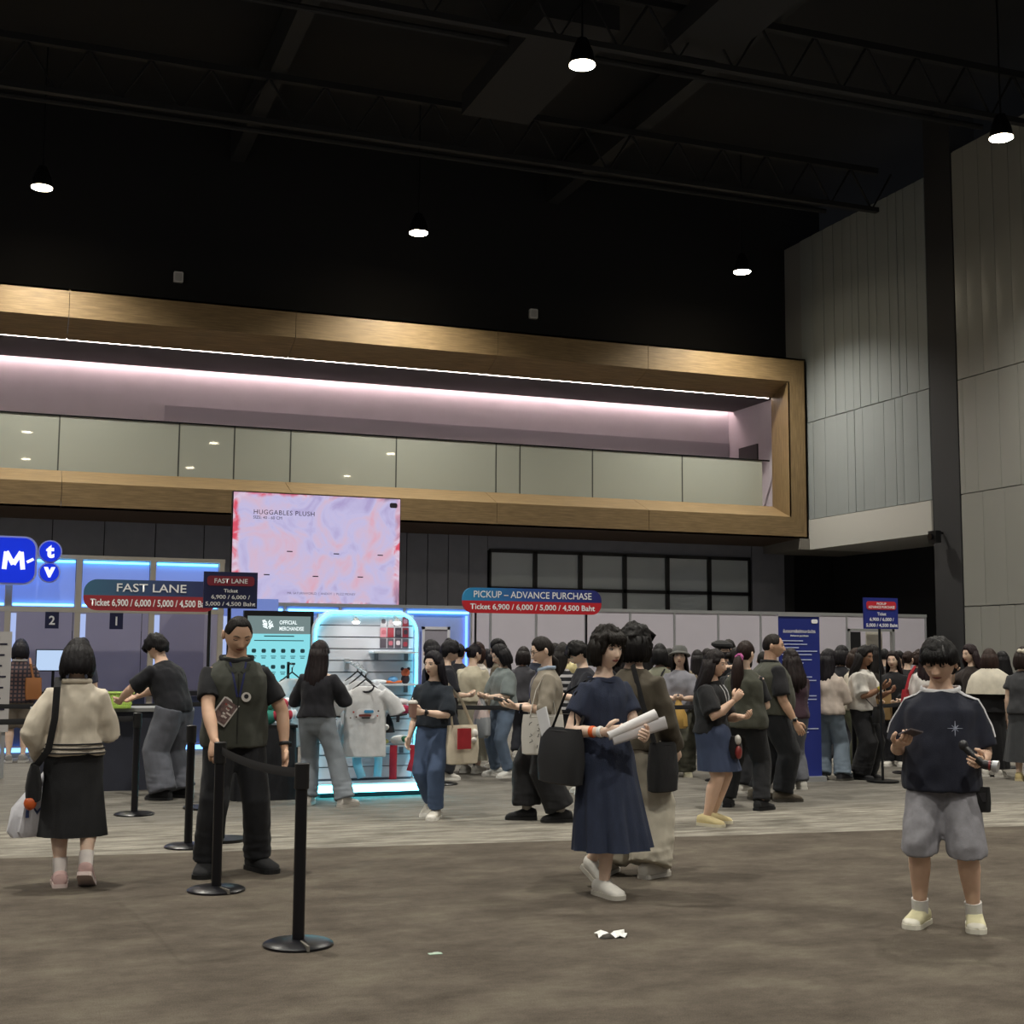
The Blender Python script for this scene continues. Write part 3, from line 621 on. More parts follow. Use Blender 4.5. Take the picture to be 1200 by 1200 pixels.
for i, (x, z) in enumerate(SHF):
    w = .5 if i < 3 else .62
    MB().box((x, -.1, z), (w, .24, .018)).build('shelf', mat('acrylic', '#dfe6ec', .2), kk)
    for sx in (-.17, .17): MB().box((x+sx, -.01, z-.05), (.04, .03, .08)).build('bracket', mat('bracket_grey', '#70747c', .4), kk)
rnd = random.Random(11)
cols = ['#a23a44', '#d5c3c6', '#c46a76', '#3c3640', '#e0dcdf', '#8a2c3a', '#d6909a', '#5a5058']
for r_ in range(3):
    for c_ in range(4):
        x, z = .19+c_*.085, 1.63+r_*.12; n = MB().box((x, .01, z), (.07, .006, .105)).build('photo_card', mat('card', rnd.choice(cols), .4), kk); MB().prism(rrect(.045, .05, .015, 3, x+rnd.uniform(-.005, .005), z+rnd.uniform(-.01, .01)), .0, .006).build('print', mat('card', rnd.choice(cols), .4), n)
# goods on the kiosk
def wpos(x, y, z): return (kx+x, ky+y, z)
def plush(name, label, cat, x, y, z, shapes):
    t = thing(name, label, cat, wpos(x, y, z))
    for nm, col, (kind, a) in shapes:
        b = MB()
        if kind == 'ball': b.ball(a[0], a[1], 14, 10)
        elif kind == 'tube': b.tube(a[0], a[1], 10, flat=a[2] if len(a) > 2 else 1)
        elif kind == 'box': b.box(a[0], a[1])
        elif kind == 'cone': b.tube(a[0], a[1], 10)
        b.build(nm, cloth(col), t)
plush('plush_toy', 'small orange and dark plush figure on the upper shelf', 'plush toy', .42, -.1, 1.189, [('body', '#2a2430', ('ball', ((0, 0, .05), (.05, .04, .055)))), ('head', '#d06a4a', ('ball', ((0, 0, .12), (.05, .045, .05)))), ('ear', '#2a2430', ('ball', ((-.035, 0, .16), .02))), ('ear', '#2a2430', ('ball', ((.035, 0, .16), .02)))])
plush('plush_toy', 'flat white plush lying on the left of the upper shelf', 'plush toy', .12, -.1, 1.189, [('body', '#dfe3e8', ('ball', ((0, 0, .022), (.1, .07, .025)))), ('arm', '#dfe3e8', ('tube', ([(-.08, 0, .02), (-.13, -.04, .012)], [.016, .012])))])
plush('plush_toy', 'small blue and orange plush in the middle of the upper shelf', 'plush toy', .28, -.1, 1.189, [('body', '#6aa4d8', ('ball', ((0, 0, .04), (.06, .05, .042)))), ('brim', '#d8703c', ('tube', ([(-.09, -.03, .02), (.09, -.03, .02)], .014)))])
plush('plush_headband', 'pale blue and yellow plush headband heaped on the middle shelf', 'plush toy', .1, -.14, .94, [('pad', '#8fc4dc', ('ball', ((-.04, 0, .06), (.09, .07, .06)))), ('wing', '#d9cf7a', ('ball', ((.07, 0, .04), (.06, .05, .035)))), ('trim', '#5a86b8', ('tube', ([(-.12, -.03, .03), (-.05, -.06, .11), (.03, -.05, .09)], .018)))])
plush('plush_headband', 'white and crimson plush headband on the middle shelf', 'plush toy', .34, -.14, .94, [('pad', '#e6e0e2', ('ball', ((0, 0, .05), (.12, .08, .045)))), ('flap', '#a82a4c', ('ball', ((.05, -.07, -.03), (.07, .03, .05)))), ('tail', '#1e1a24', ('tube', ([(-.04, -.13, .0), (-.05, -.14, -.16)], [.022, .018])))])
plush('plush_scarf', 'long pale blue plush scarf hanging from the lower shelf', 'plush toy', .06, -.16, .53, [('bundle', '#86bcd2', ('ball', ((0, 0, .05), (.11, .07, .05)))), ('tail', '#86bcd2', ('tube', ([(.02, -.07, .02), (.03, -.09, -.15), (.02, -.09, -.33)], [(.045, .02)]*3))), ('bow', '#d9cf7a', ('ball', ((.1, -.03, .04), (.06, .04, .03))))])
plush('plush_scarf', 'white and red plush scarf hanging at the right of the lower shelf', 'plush toy', .36, -.16, .53, [('bundle', '#e8e6e4', ('ball', ((0, 0, .05), (.12, .07, .055)))), ('patch', '#2f6a4c', ('ball', ((.03, -.05, .06), (.05, .03, .035)))), ('tail', '#a61e30', ('tube', ([(-.1, -.08, .0), (-.11, -.1, -.2), (-.11, -.1, -.36)], [(.042, .02)]*3))), ('tail', '#a61e30', ('tube', ([(.12, -.08, .0), (.12, -.1, -.15), (.08, -.1, -.28)], [(.04, .02)]*3)))])
plush('plush_hood', 'orange and black pointed plush hood hung on the kiosk', 'plush toy', .18, -.1, .66, [('side', '#d8532e', ('cone', ([(-.08, 0, 0), (-.08, 0, .08), (-.05, 0, .2)], [.09, .07, .008]))), ('side', '#17141a', ('cone', ([(.05, 0, 0), (.05, 0, .1), (.06, 0, .2)], [.08, .06, .008]))), ('patch', '#e8e6e4', ('ball', ((0, -.07, .06), (.045, .025, .035))))])
plush('plush_scarf', 'pale teal plush scarf end hanging below the white T-shirt', 'plush toy', -.13, -.14, .53, [('tail', '#86bcd2', ('tube', ([(0, 0, .0), (.0, -.05, -.2), (.05, -.07, -.34)], [(.05, .02)]*3)))])
# hanging shirts
def tshirt(t, w, h, d, col, trim=None, slv=.2):
    b = MB(); Z = lambda z: z
    b.loft([((0, 0, -h), (w, 0, 0), (0, d, 0)), ((0, 0, -h*.5), (w*.97, 0, 0), (0, d, 0)), ((0, 0, -.14), (w*.95, 0, 0), (0, d*1.05, 0)), ((0, 0, -.03), (w*.75, 0, 0), (0, d*.8, 0)), ((0, 0, .02), (w*.35, 0, 0), (0, d*.6, 0))], 24)
    for sx in (-1, 1): b.tube([(sx*w*.7, 0, -.06), (sx*(w+.06), -.005, -.16), (sx*(w+.12), -.01, -.16-slv*.6)], [(.075, d*.8), (.085, d), (.09, d)], 14, up=(0, 0, 1))
    def done(me):
        for v in me.vertices:
            n_ = noise.noise(V((v.co.x*9, 0, v.co.z*2.2))); v.co.y += n_*.012
        me.materials.clear(); me.materials.append(cloth(col)); link('fabric', me, t)
    remesh_later(b, .011, 2, done)
    if trim:
        MB().tube([(w*.36*cos(a), -d*.7*sin(a)-.004, .012-.055*max(0, sin(a))) for a in [i*2*pi/20 for i in range(21)]], .012, 6).build('collar', cloth(trim), t)
        for sx in (-1, 1): MB().tube([(sx*(w+.12), -.01, -.16-slv*.6), (sx*(w+.122), -.01, -.175-slv*.6)], [(.094, d*1.1)]*2, 14, up=(0, 0, 1)).build('cuff', cloth(trim), t)
    MB().tube([(0, 0, .13), (.02, 0, .16), (0, 0, .19), (-.02, 0, .17)], .005, 5).build('hanger_hook', ALU, t); MB().tube([(-w*.6, 0, -.02), (0, 0, .09), (0, 0, .14), (0, 0, .09), (w*.6, 0, -.02)], .008, 6).build('hanger', BLK, t)
rk = thing('clothes_rail', 'metal rail with hangers sloping out from the kiosk', 'rail', wpos(-.2, 0, 0))
MB().tube([(-.02, 0, 1.42), (-.02, -.12, 1.42), (.02, -.75, 1.31)], .012, 8).build('arm', ALU, rk); MB().box((-.02, 0, 1.4), (.05, .03, .12)).build('bracket', ALU, rk)
for i in range(5): MB().ball((-.015+.008*i, -.2-.1*i, 1.42-.018*i), .014, 8, 6).build('stop_bead', ALU, rk)
tw = thing('hanging_tshirt', 'white ringer T-shirt with a small picture hung at the front of the kiosk', 'T-shirt', wpos(-.16, -.62, 1.16), -.12)
tshirt(tw, .23, .72, .05, '#d9dadd', '#23232a')
gp = MB().prism(rrect(.2, .11, .05, 5, 0, -.27), -.058, -.05); gp.build('print', cloth('#e8e8ec'), tw)
for x, z, w_, h_, c_ in ((.03, -.245, .1, .03, '#3f8fbf'), (-.01, -.285, .13, .022, '#7a3a34'), (.0, -.31, .09, .014, '#26262e'), (-.13, -.25, .018, .018, '#b0443c'), (.13, -.24, .018, .018, '#5a4440'), (-.1, -.3, .016, .016, '#5a4440'), (-.16, -.31, .016, .016, '#5a4440'), (.12, -.29, .015, .015, '#b0443c')):
    MB().prism(rrect(w_, h_, min(w_, h_)*.45, 4, x, z), -.066, -.058).build('print_patch', cloth(c_), tw)
for i, (c_, lab) in enumerate((('#d2d4d8', 'white T-shirt second on the sloping kiosk rail'), ('#c9cdd4', 'pale T-shirt third on the sloping kiosk rail'))):
    t2 = thing('hanging_tshirt', lab, 'T-shirt', wpos(-.17-.01*i, -.48+.14*i, 1.21+.03*i), -.1); tshirt(t2, .22, .7, .035, c_, None)
t3 = thing('hanging_tshirt', 'white T-shirt hung left of the long-haired shopper', 'T-shirt', (2.86, 14.5, 1.22), .3); tshirt(t3, .26, .72, .05, '#cfd6da', None)
sr = thing('garment_stand', 'black garment stand behind the long-haired shopper', 'rack', (2.86, 14.5, 0), .3); MB().cyl((0, .09, 0), (0, .09, 1.42), .016, 8).build('pole', BLK, sr); MB().cyl((0, .09, 1.40), (0, -.05, 1.40), .012, 8).build('arm', BLK, sr); MB().cyl((0, .09, 0), (0, .09, .02), .12, 24).build('foot', BLK, sr)
tb = thing('draped_table', 'low black draped table behind the man in the olive vest', 'table', (2.5, 14.15, 0))
b = MB(); b.loft([((0, 0, 0), (.34, 0, 0), (0, .25, 0)), ((0, 0, .4), (.33, 0, 0), (0, .24, 0)), ((0, 0, .74), (.325, 0, 0), (0, .235, 0))], 40, p=6, rf=lambda a, u: 1+.025*(1-u)*sin(14*a)); b.build('cloth', cloth('#15161c'), tb); MB().box((0, 0, .755), (.64, .46, .03)).build('top', BLK, tb)
for i, (x, y, c_, lab) in enumerate(((.22, -.1, '#b83a4c', 'red plush toy on the draped table'), (.06, -.08, '#3f9a8a', 'teal plush toy on the draped table'), (.32, .05, '#dfe3e8', 'white plush toy on the draped table'))):
    t = thing('plush_toy', lab, 'plush toy', (2.5+x*.8, 14.15+y, .77)); MB().ball((0, 0, .09), (.08, .07, .09), 14, 10).build('body', cloth(c_), t); MB().ball((0, -.01, .21), (.065, .06, .065), 14, 10).build('head', cloth(c_), t)
    for sx in (-1, 1): MB().ball((sx*.08, -.02, .1), (.03, .03, .05), 10, 8).build('arm', cloth(c_), t)
# litter on the carpet
lp = thing('crumpled_paper', 'crumpled white paper scrap lying on the carpet', 'paper', (3.132, 6.78, 0))
b = MB(); rnd = random.Random(5); n = 7; vs = []
for j in range(5):
    for i in range(n): vs.append((-.08+i*.026+rnd.uniform(-.008, .008), -.05+j*.025+rnd.uniform(-.008, .008), .004+max(0, rnd.uniform(-.012, .03))))
fs = [(j*n+i, j*n+i+1, (j+1)*n+i+1, (j+1)*n+i) for j in range(4) for i in range(n-1)]
k = len(vs); b.add(vs+[(x, y, max(0, z-.003)) for x, y, z in vs], fs+[tuple(q+k for q in f[::-1]) for f in fs]); b.build('sheet', paint('#e4e4e2'), lp, smooth=False)
p = gnd(510, 1118); t = thing('carpet_tape', 'tiny pale green tape mark stuck on the carpet', 'tape', (p.x, p.y, 0)); MB().box((0, 0, .002), (.07, .035, .003)).build('strip', paint('#9fb5a4'), t); MB().box((.01, .02, .003), (.03, .01, .002)).build('torn_edge', paint('#b5c4b8'), t)
# ================================================================ PEOPLE
LERP = lambda a, b, t: a+(b-a)*t
def sstep(a, b, x):
    t = max(0, min(1, (x-a)/(b-a))); return t*t*(3-2*t)
def interp(tab, s):
    if s <= tab[0][0]: return tab[0][1:]
    for p, q in zip(tab, tab[1:]):
        if s <= q[0]:
            u = (s-p[0])/(q[0]-p[0]); return tuple(LERP(i, j, u) for i, j in zip(p[1:], q[1:]))
    return tab[-1][1:]
TORSO_F = [(-.065, .050, .045), (-.035, .092, .064), (.0, .098, .068), (.085, .074, .054), (.17, .082, .064), (.225, .086, .058), (.258, .077, .049), (.283, .056, .041), (.303, .039, .037), (.32, .033, .034), (.345, .031, .033), (.385, .030, .033)]
TORSO_M = [(-.065, .050, .045), (-.035, .086, .062), (.0, .090, .064), (.085, .084, .060), (.17, .094, .068), (.225, .100, .063), (.258, .090, .053), (.283, .064, .044), (.303, .045, .041), (.32, .039, .039), (.345, .036, .037), (.385, .034, .037)]
def skin(col):
    m = mat('skin', col, .55, bump=.04, bscale=300, var=.05, vscale=14); b = m.node_tree.nodes['Principled BSDF']; b.inputs['Subsurface Weight'].default_value = .06; b.inputs['Subsurface Radius'].default_value = (.01, .004, .002); return m
def hairm(col): return mat('hair', col, .55, bump=.8, bscale=60, var=.4, vscale=50, stretch=(1, 1, .08), spec=.22)
SK1, SK2, SK3 = '#dfc0ab', '#d9b49c', '#8f6a52'
# --- head --------------------------------------------------------------
def head_pt(ux, uy, uz):
    x, y, z = .074*ux, .094*uy, .113*uz
    lo = max(0, -uz)
    x *= 1-.26*lo**1.6
    if uy > 0: y = y*(1-.06*abs(uz))+.012*lo*uy
    else: y *= 1-.30*sstep(.1, .9, lo)
    if uy > .15:
        g = lambda cx, cz, sx, sz: exp(-((x-cx)/sx)**2-((z-cz)/sz)**2)
        f = sstep(.15, .5, uy); d = 0
        zt = max(0, min(1, (.012-z)/.05))
        d += .021*exp(-(x/(.008+.006*zt))**2)*zt**1.2*sstep(-.052, -.040, z)
        d += .004*exp(-((abs(x)-.011)/.007)**2-((z+.040)/.008)**2)
        d -= .007*(g(.031, .002, .014, .011)+g(-.031, .002, .014, .011))
        d += .003*(g(.03, .022, .02, .008)+g(-.03, .022, .02, .008))
        d += .004*(g(.04, -.026, .02, .02)+g(-.04, -.026, .02, .02))
        d += .005*g(0, -.064, .022, .013)-.003*g(0, -.08, .02, .006)+.005*g(0, -.095, .02, .013)
        y += d*f
    return V((x, y, z))
def head_mesh(mb, hs, T, n=56, m=40, face=True, eyes='open', lips=True):
    vs = []
    for j in range(1, m):
        ph = pi*j/m
        for i in range(n):
            a = 2*pi*i/n; a = a-.35*sin(a)          # denser at the front
            vs.append(head_pt(sin(ph)*sin(a), sin(ph)*cos(a), cos(ph)))
    fs = [(j*n+i, j*n+(i+1) % n, (j+1)*n+(i+1) % n, (j+1)*n+i) for j in range(m-2) for i in range(n)]
    vs += [head_pt(0, 0, 1), head_pt(0, 0, -1)]; k = len(vs)-2
    fs += [(k, (i+1) % n, i) for i in range(n)]+[(k+1, (m-2)*n+i, (m-2)*n+(i+1) % n) for i in range(n)]
    q = MB().add(vs, fs)
    def ys(x, z):
        best = None
        for v in vs:
            if v.y > .02:
                d = (v.x-x)**2+(v.z-z)**2
                if best is None or d < best[0]: best = (d, v.y)
        return best[1]
    for s in (-1, 1):      # ears
        q.loft([((s*.072, -.012, -.012), (0, .013, 0), (0, 0, .024)), ((s*.080, -.017, -.008), (0, .018, 0), (0, 0, .031)), ((s*.085, -.020, -.006), (0, .014, 0), (0, 0, .027))], 10)
    if face:
        for s in (-1, 1):
            ye = ys(s*.031, .001)
            if eyes == 'open':
                q.ball((s*.031, ye-.0035, .001), (.0145, .0075, .0058), 12, 8, 3); q.ball((s*.0305, ye+.0008, .001), (.0055, .004, .0052), 10, 6, 2)
            q.tube([(s*.0165, ye+.001, .0015), (s*.025, ye+.0042, .0075 if eyes == 'open' else .0), (s*.034, ye+.0036, .0075 if eyes == 'open' else -.003), (s*.0465, ye-.004, .002)], [.0012, .0019, .0019, .0013], 6, 2)
            yb = ys(s*.03, .022)
            q.tube([(s*.013, ys(.013, .02)+.001, .019), (s*.026, yb+.001, .0245), (s*.038, ys(.038, .024)+.0005, .0245), (s*.048, ys(.048, .019), .018)], [.002, .003, .0028, .0012], 6, 2)
        ym = ys(0, -.064)
        for dz, r_ in ((.0032, .0042), (-.0042, .0052)):
            q.tube([(x, ys(x, -.064+dz)-.0022+.0018*(1-abs(x)/.024), -.064+dz*(1-.7*abs(x)/.024)) for x in (-.024, -.015, -.006, 0, .006, .015, .024)], [.0012, r_*.8, r_, r_*.9, r_, r_*.8, .0012], 6, 1)
        q.tube([(x, ys(x, -.064)+.0022, -.0645) for x in (-.024, -.012, 0, .012, .024)], .0011, 5, 2)
    S = T @ Matrix.Scale(hs, 4)
    mb.v_off = len(mb.v)
    o = len(mb.v); mb.v += [S @ p for p in q.v]; mb.f += [tuple(i+o for i in f) for f in q.f]; mb.m += q.m
# --- hair --------------------------------------------------------------
def hair_cap(mb, T, hs, th, zf, zs, zb, n=44, m=30, rough=.0, part=0, seed=0):
    q = MB(); vs = []
    def P(ph, a):
        u = (sin(ph)*sin(a), sin(ph)*cos(a), cos(ph)); p = head_pt(*u); az = abs(((a+pi) % (2*pi))-pi)
        zl = LERP(zf, zs, sstep(.55, 1.15, az)) if az < 1.5 else LERP(zs, zb, sstep(1.5, 2.2, az))
        k = sstep(-.006, .010, p.z-zl); t = th*(.70+.40*max(0, u[2])+.30*max(0, -u[1]))*(1-.45*sstep(.5, .95, u[1]))
        r = noise.noise(V((a*9+seed, ph*2.2, seed)))*.16+noise.noise(V((a*26, ph*3, seed+9)))*.10
        if rough: r += rough*(noise.noise(V((p.x*30+seed, p.y*30, p.z*30)))+.6*noise.noise(V((p.x*75+seed, p.y*75, p.z*75))))
        L = p.length
        return p*(.93 if k <= 0 else 1+(t*(1+r)/L)*k-(.07*(1-k)))
    for j in range(1, m):
        for i in range(n): vs.append(P(pi*j/m, 2*pi*i/n))
    fs = [(j*n+i, j*n+(i+1) % n, (j+1)*n+(i+1) % n, (j+1)*n+i) for j in range(m-2) for i in range(n)]
    vs += [P(.001, 0), P(pi-.001, 0)]; k = len(vs)-2
    fs += [(k, (i+1) % n, i) for i in range(n)]+[(k+1, (m-2)*n+i, (m-2)*n+(i+1) % n) for i in range(n)]
    q.add(vs, fs); q.xform(T @ Matrix.Scale(hs, 4)); mb.add(q.v, q.f)
def curtain(mb, T, hs, lev, n=40, wav=.0, seed=0):
    """lev: (z, rx, ry, yo, az0)"""
    q = MB(); vo = []; k = len(lev)
    for sc in (1, .8):
        for j, (z, rx, ry, yo, az0) in enumerate(lev):
            for i in range(n):
                a = az0+(2*pi-2*az0)*i/(n-1)
                r = 1+(.03*sin(a*17+seed)+.05*noise.noise(V((a*14, z*3, seed)))+wav*noise.noise(V((a*4, z*16, seed+3))))*(1 if sc == 1 else 0)
                r *= sc*(1-.12*(abs(i/(n-1)-.5)*2)**6)
                dz = .02*noise.noise(V((a*10, seed, 5)))*(j/(k-1))
                vo.append(V((rx*r*sin(a), ry*r*cos(a)+yo, z+dz)))
    fs = []; N = k*n
    for j in range(k-1):
        for i in range(n-1):
            a = j*n+i; fs.append((a, a+1, a+n+1, a+n)); fs.append((N+a, N+a+n, N+a+n+1, N+a+1))
        for i in (0, n-1): a = j*n+i; fs.append((a, a+n, N+a+n, N+a))
    for i in range(n-1): fs.append((i, N+i, N+i+1, i+1)); a = (k-1)*n+i; fs.append((a, a+1, N+a+1, N+a))
    q.add(vo, fs); q.xform(T @ Matrix.Scale(hs, 4)); mb.add(q.v, q.f)
def make_hair(P, style, col, seed):
    mb = MB(); T, G, hs = P['headM'], P['headG'], P['hs']
    if style == 'short': hair_cap(mb, T, hs, .012, .066, .015, -.05, seed=seed)
    elif style == 'buzz': hair_cap(mb, T, hs, .005, .074, .012, -.045, seed=seed, n=64, m=44)
    elif style == 'crop': hair_cap(mb, T, hs, .018, .056, .0, -.06, rough=.3, seed=seed)
    elif style == 'mop':
        hair_cap(mb, T, hs, .030, .034, -.005, -.075, rough=.35, seed=seed)
        q = MB()
        for i in range(9):
            x = -.055+i*.0137; q.tube([(x*.6, .045, .106), (x, .104, .058), (x*1.08, .101, .022-.008*(i % 3))], [.013, .014, .004], 6)
        q.xform(T @ Matrix.Scale(hs, 4)); mb.add(q.v, q.f)
    elif style in ('bob', 'bobfringe'):
        hair_cap(mb, T, hs, .026, .028 if style == 'bobfringe' else .058, -.02, -.09, seed=seed)
        curtain(mb, T, hs, [(.06, .090, .110, -.008, .95), (.0, .108, .122, -.010, 1.0), (-.06, .116, .124, -.012, 1.02), (-.105, .110, .117, -.012, 1.08), (-.135, .095, .104, -.012, 1.15)], seed=seed)
        if style == 'bobfringe':
            q = MB()
            for i in range(11):
                x = -.06+i*.012; q.tube([(x*.6, .045, .108), (x, .106, .062), (x*1.1, .102-abs(x)*.25, .026-.006*(i % 2))], [.012, .013, .004], 6)
            q.xform(T @ Matrix.Scale(hs, 4)); mb.add(q.v, q.f)
    elif style == 'curlybob':
        hair_cap(mb, T, hs, .036, .040, -.03, -.10, rough=.40, seed=seed, n=84, m=60)
        curtain(mb, T, hs, [(.06, .098, .115, -.01, .98), (.0, .114, .128, -.012, 1.0), (-.06, .112, .126, -.014, 1.02), (-.10, .096, .11, -.014, 1.1)], wav=.18, seed=seed)
        q = MB()
        for i in range(10):
            x = -.055+i*.0125; q.tube([(x*.6, .05, .112), (x+.006, .110, .062), (x*1.1-.006, .106-abs(x)*.25, .032-.008*(i % 3))], [.014, .013, .004], 6)
        q.xform(T @ Matrix.Scale(hs, 4)); mb.add(q.v, q.f)
    elif style in ('long', 'longwavy', 'longer'):
        L = {'long': .33, 'longwavy': .36, 'longer': .44}[style]; w = .14 if style == 'longwavy' else .03; kx = 1.2 if style == 'longwavy' else 1
        hair_cap(mb, T, hs, .024, .060, .0, -.09, seed=seed, rough=.3 if style == 'longwavy' else 0)
        curtain(mb, G, hs, [(.05, .088, .106, -.010, 1.05), (-.02, .101*(.5+.5*kx), .114, -.014, 1.1), (-.09, .108*kx, .116*(.5+.5*kx), -.022, 1.15), (-.16, .118*kx, .112*kx, -.045, 1.25), (-.24, .122*kx, .105*kx, -.07, 1.4), (-L, .10*kx, .075*kx, -.09, 1.6)], wav=w, seed=seed)
    elif style in ('pony', 'lowpony', 'bun', 'ponylong'):
        hair_cap(mb, T, hs, .014, .064, .005, -.06, seed=seed)
        q = MB()
        if style == 'bun': q.ball((0, -.115, .02), (.035, .035, .035), 12, 8)
        elif style == 'pony': q.tube([(0, -.095, .01), (0, -.14, .005), (.0, -.155, -.06), (.0, -.14, -.14), (0, -.125, -.20)], [.02, .034, .036, .028, .008], 10)
        elif style == 'ponylong': q.tube([(0, -.09, -.03), (0, -.13, -.05), (.0, -.15, -.14), (.0, -.165, -.28), (0, -.165, -.42), (0, -.16, -.5)], [.022, .042, .058, .062, .05, .014], 12)
        else: q.tube([(0, -.085, -.05), (0, -.115, -.09), (0, -.125, -.17), (0, -.125, -.26)], [.022, .032, .03, .008], 10)
        q.xform((G if style != 'bun' else T) @ Matrix.Scale(hs, 4)); mb.add(q.v, q.f)
    if mb.v: link('hair', mb.mesh('hair', hairm(col), sharp=None), P['root'])
# --- hands --------------------------------------------------------------
def hand(mb, W, d, n, side, H, curl=.5, spread=.0):
    d = d.normalized(); n = (n-d*n.dot(d)).normalized(); l = d.cross(n)*side   # towards the thumb
    k = H*.105
    mb.loft([(W-d*k*.10, l*k*.14, n*k*.12), (W+d*k*.12, l*k*.20, n*k*.12), (W+d*k*.35, l*k*.235, n*k*.115), (W+d*k*.52, l*k*.23, n*k*.10), (W+d*k*.57, l*k*.19, n*k*.06)], 12)
    for i, (off, ln) in enumerate(((.165, .40), (.055, .45), (-.055, .42), (-.16, .33))):
        p = W+d*k*(.50 if i < 3 else .47)+l*k*off; ang = 0; pts = [p]; dd = d
        for j, (fr, cu) in enumerate(((.42, .55), (.32, 1.0), (.26, .7))):
            ang += curl*cu; dd = (d*cos(ang)+n*sin(ang)+l*spread*off).normalized(); p = p+dd*k*ln*fr*1.08; pts.append(p)
        mb.tube(pts, [k*.066, k*.06, k*.053, k*.038], 7)
    b = W+d*k*.14+l*k*.14; c1 = b+(d*.55+l*.62+n*.25).normalized()*k*.22; c2 = c1+(d*.8+l*.25+n*.35*(.5+curl)).normalized()*k*.19; c3 = c2+(d*.85-l*.05+n*.5*(.3+curl)).normalized()*k*.14
    mb.tube([b, c1, c2, c3], [k*.095, k*.085, k*.07, k*.045], 8)
# --- whole figure ---------------------------------------------------------
def ik(a, c, la, lb, hint):
    d = c-a; L = d.length
    if L > (la+lb)*.995: c = a+d.normalized()*(la+lb)*.995; d = c-a; L = d.length
    x = (la*la-lb*lb+L*L)/(2*L); h = sqrt(max(0, la*la-x*x)); u = d/L; p = hint-u*hint.dot(u)
    if p.length < 1e-5: p = V((0, 1, 0))-u*u.y
    return a+u*x+p.normalized()*h, c
ARMS = {'down': ((.035, .03, -.315), (.3, -1, 0), .45), 'fwd': ((-.01, .17, -.20), (.5, -.4, -1), .6), 'phone': ((-.035, .19, -.115), (.5, -.2, -1), .7), 'cross': ((-.12, .13, -.17), (1, -.2, -.6), .5),
        'high': ((-.03, .15, .0), (.7, 0, -1), .6), 'hold': ((-.06, .16, -.165), (.7, -.3, -1), .8), 'back': ((.04, -.07, -.30), (.2, -1, 0), .4), 'swing': ((.03, .11, -.29), (.2, -1, 0), .5)}
PN = [0]
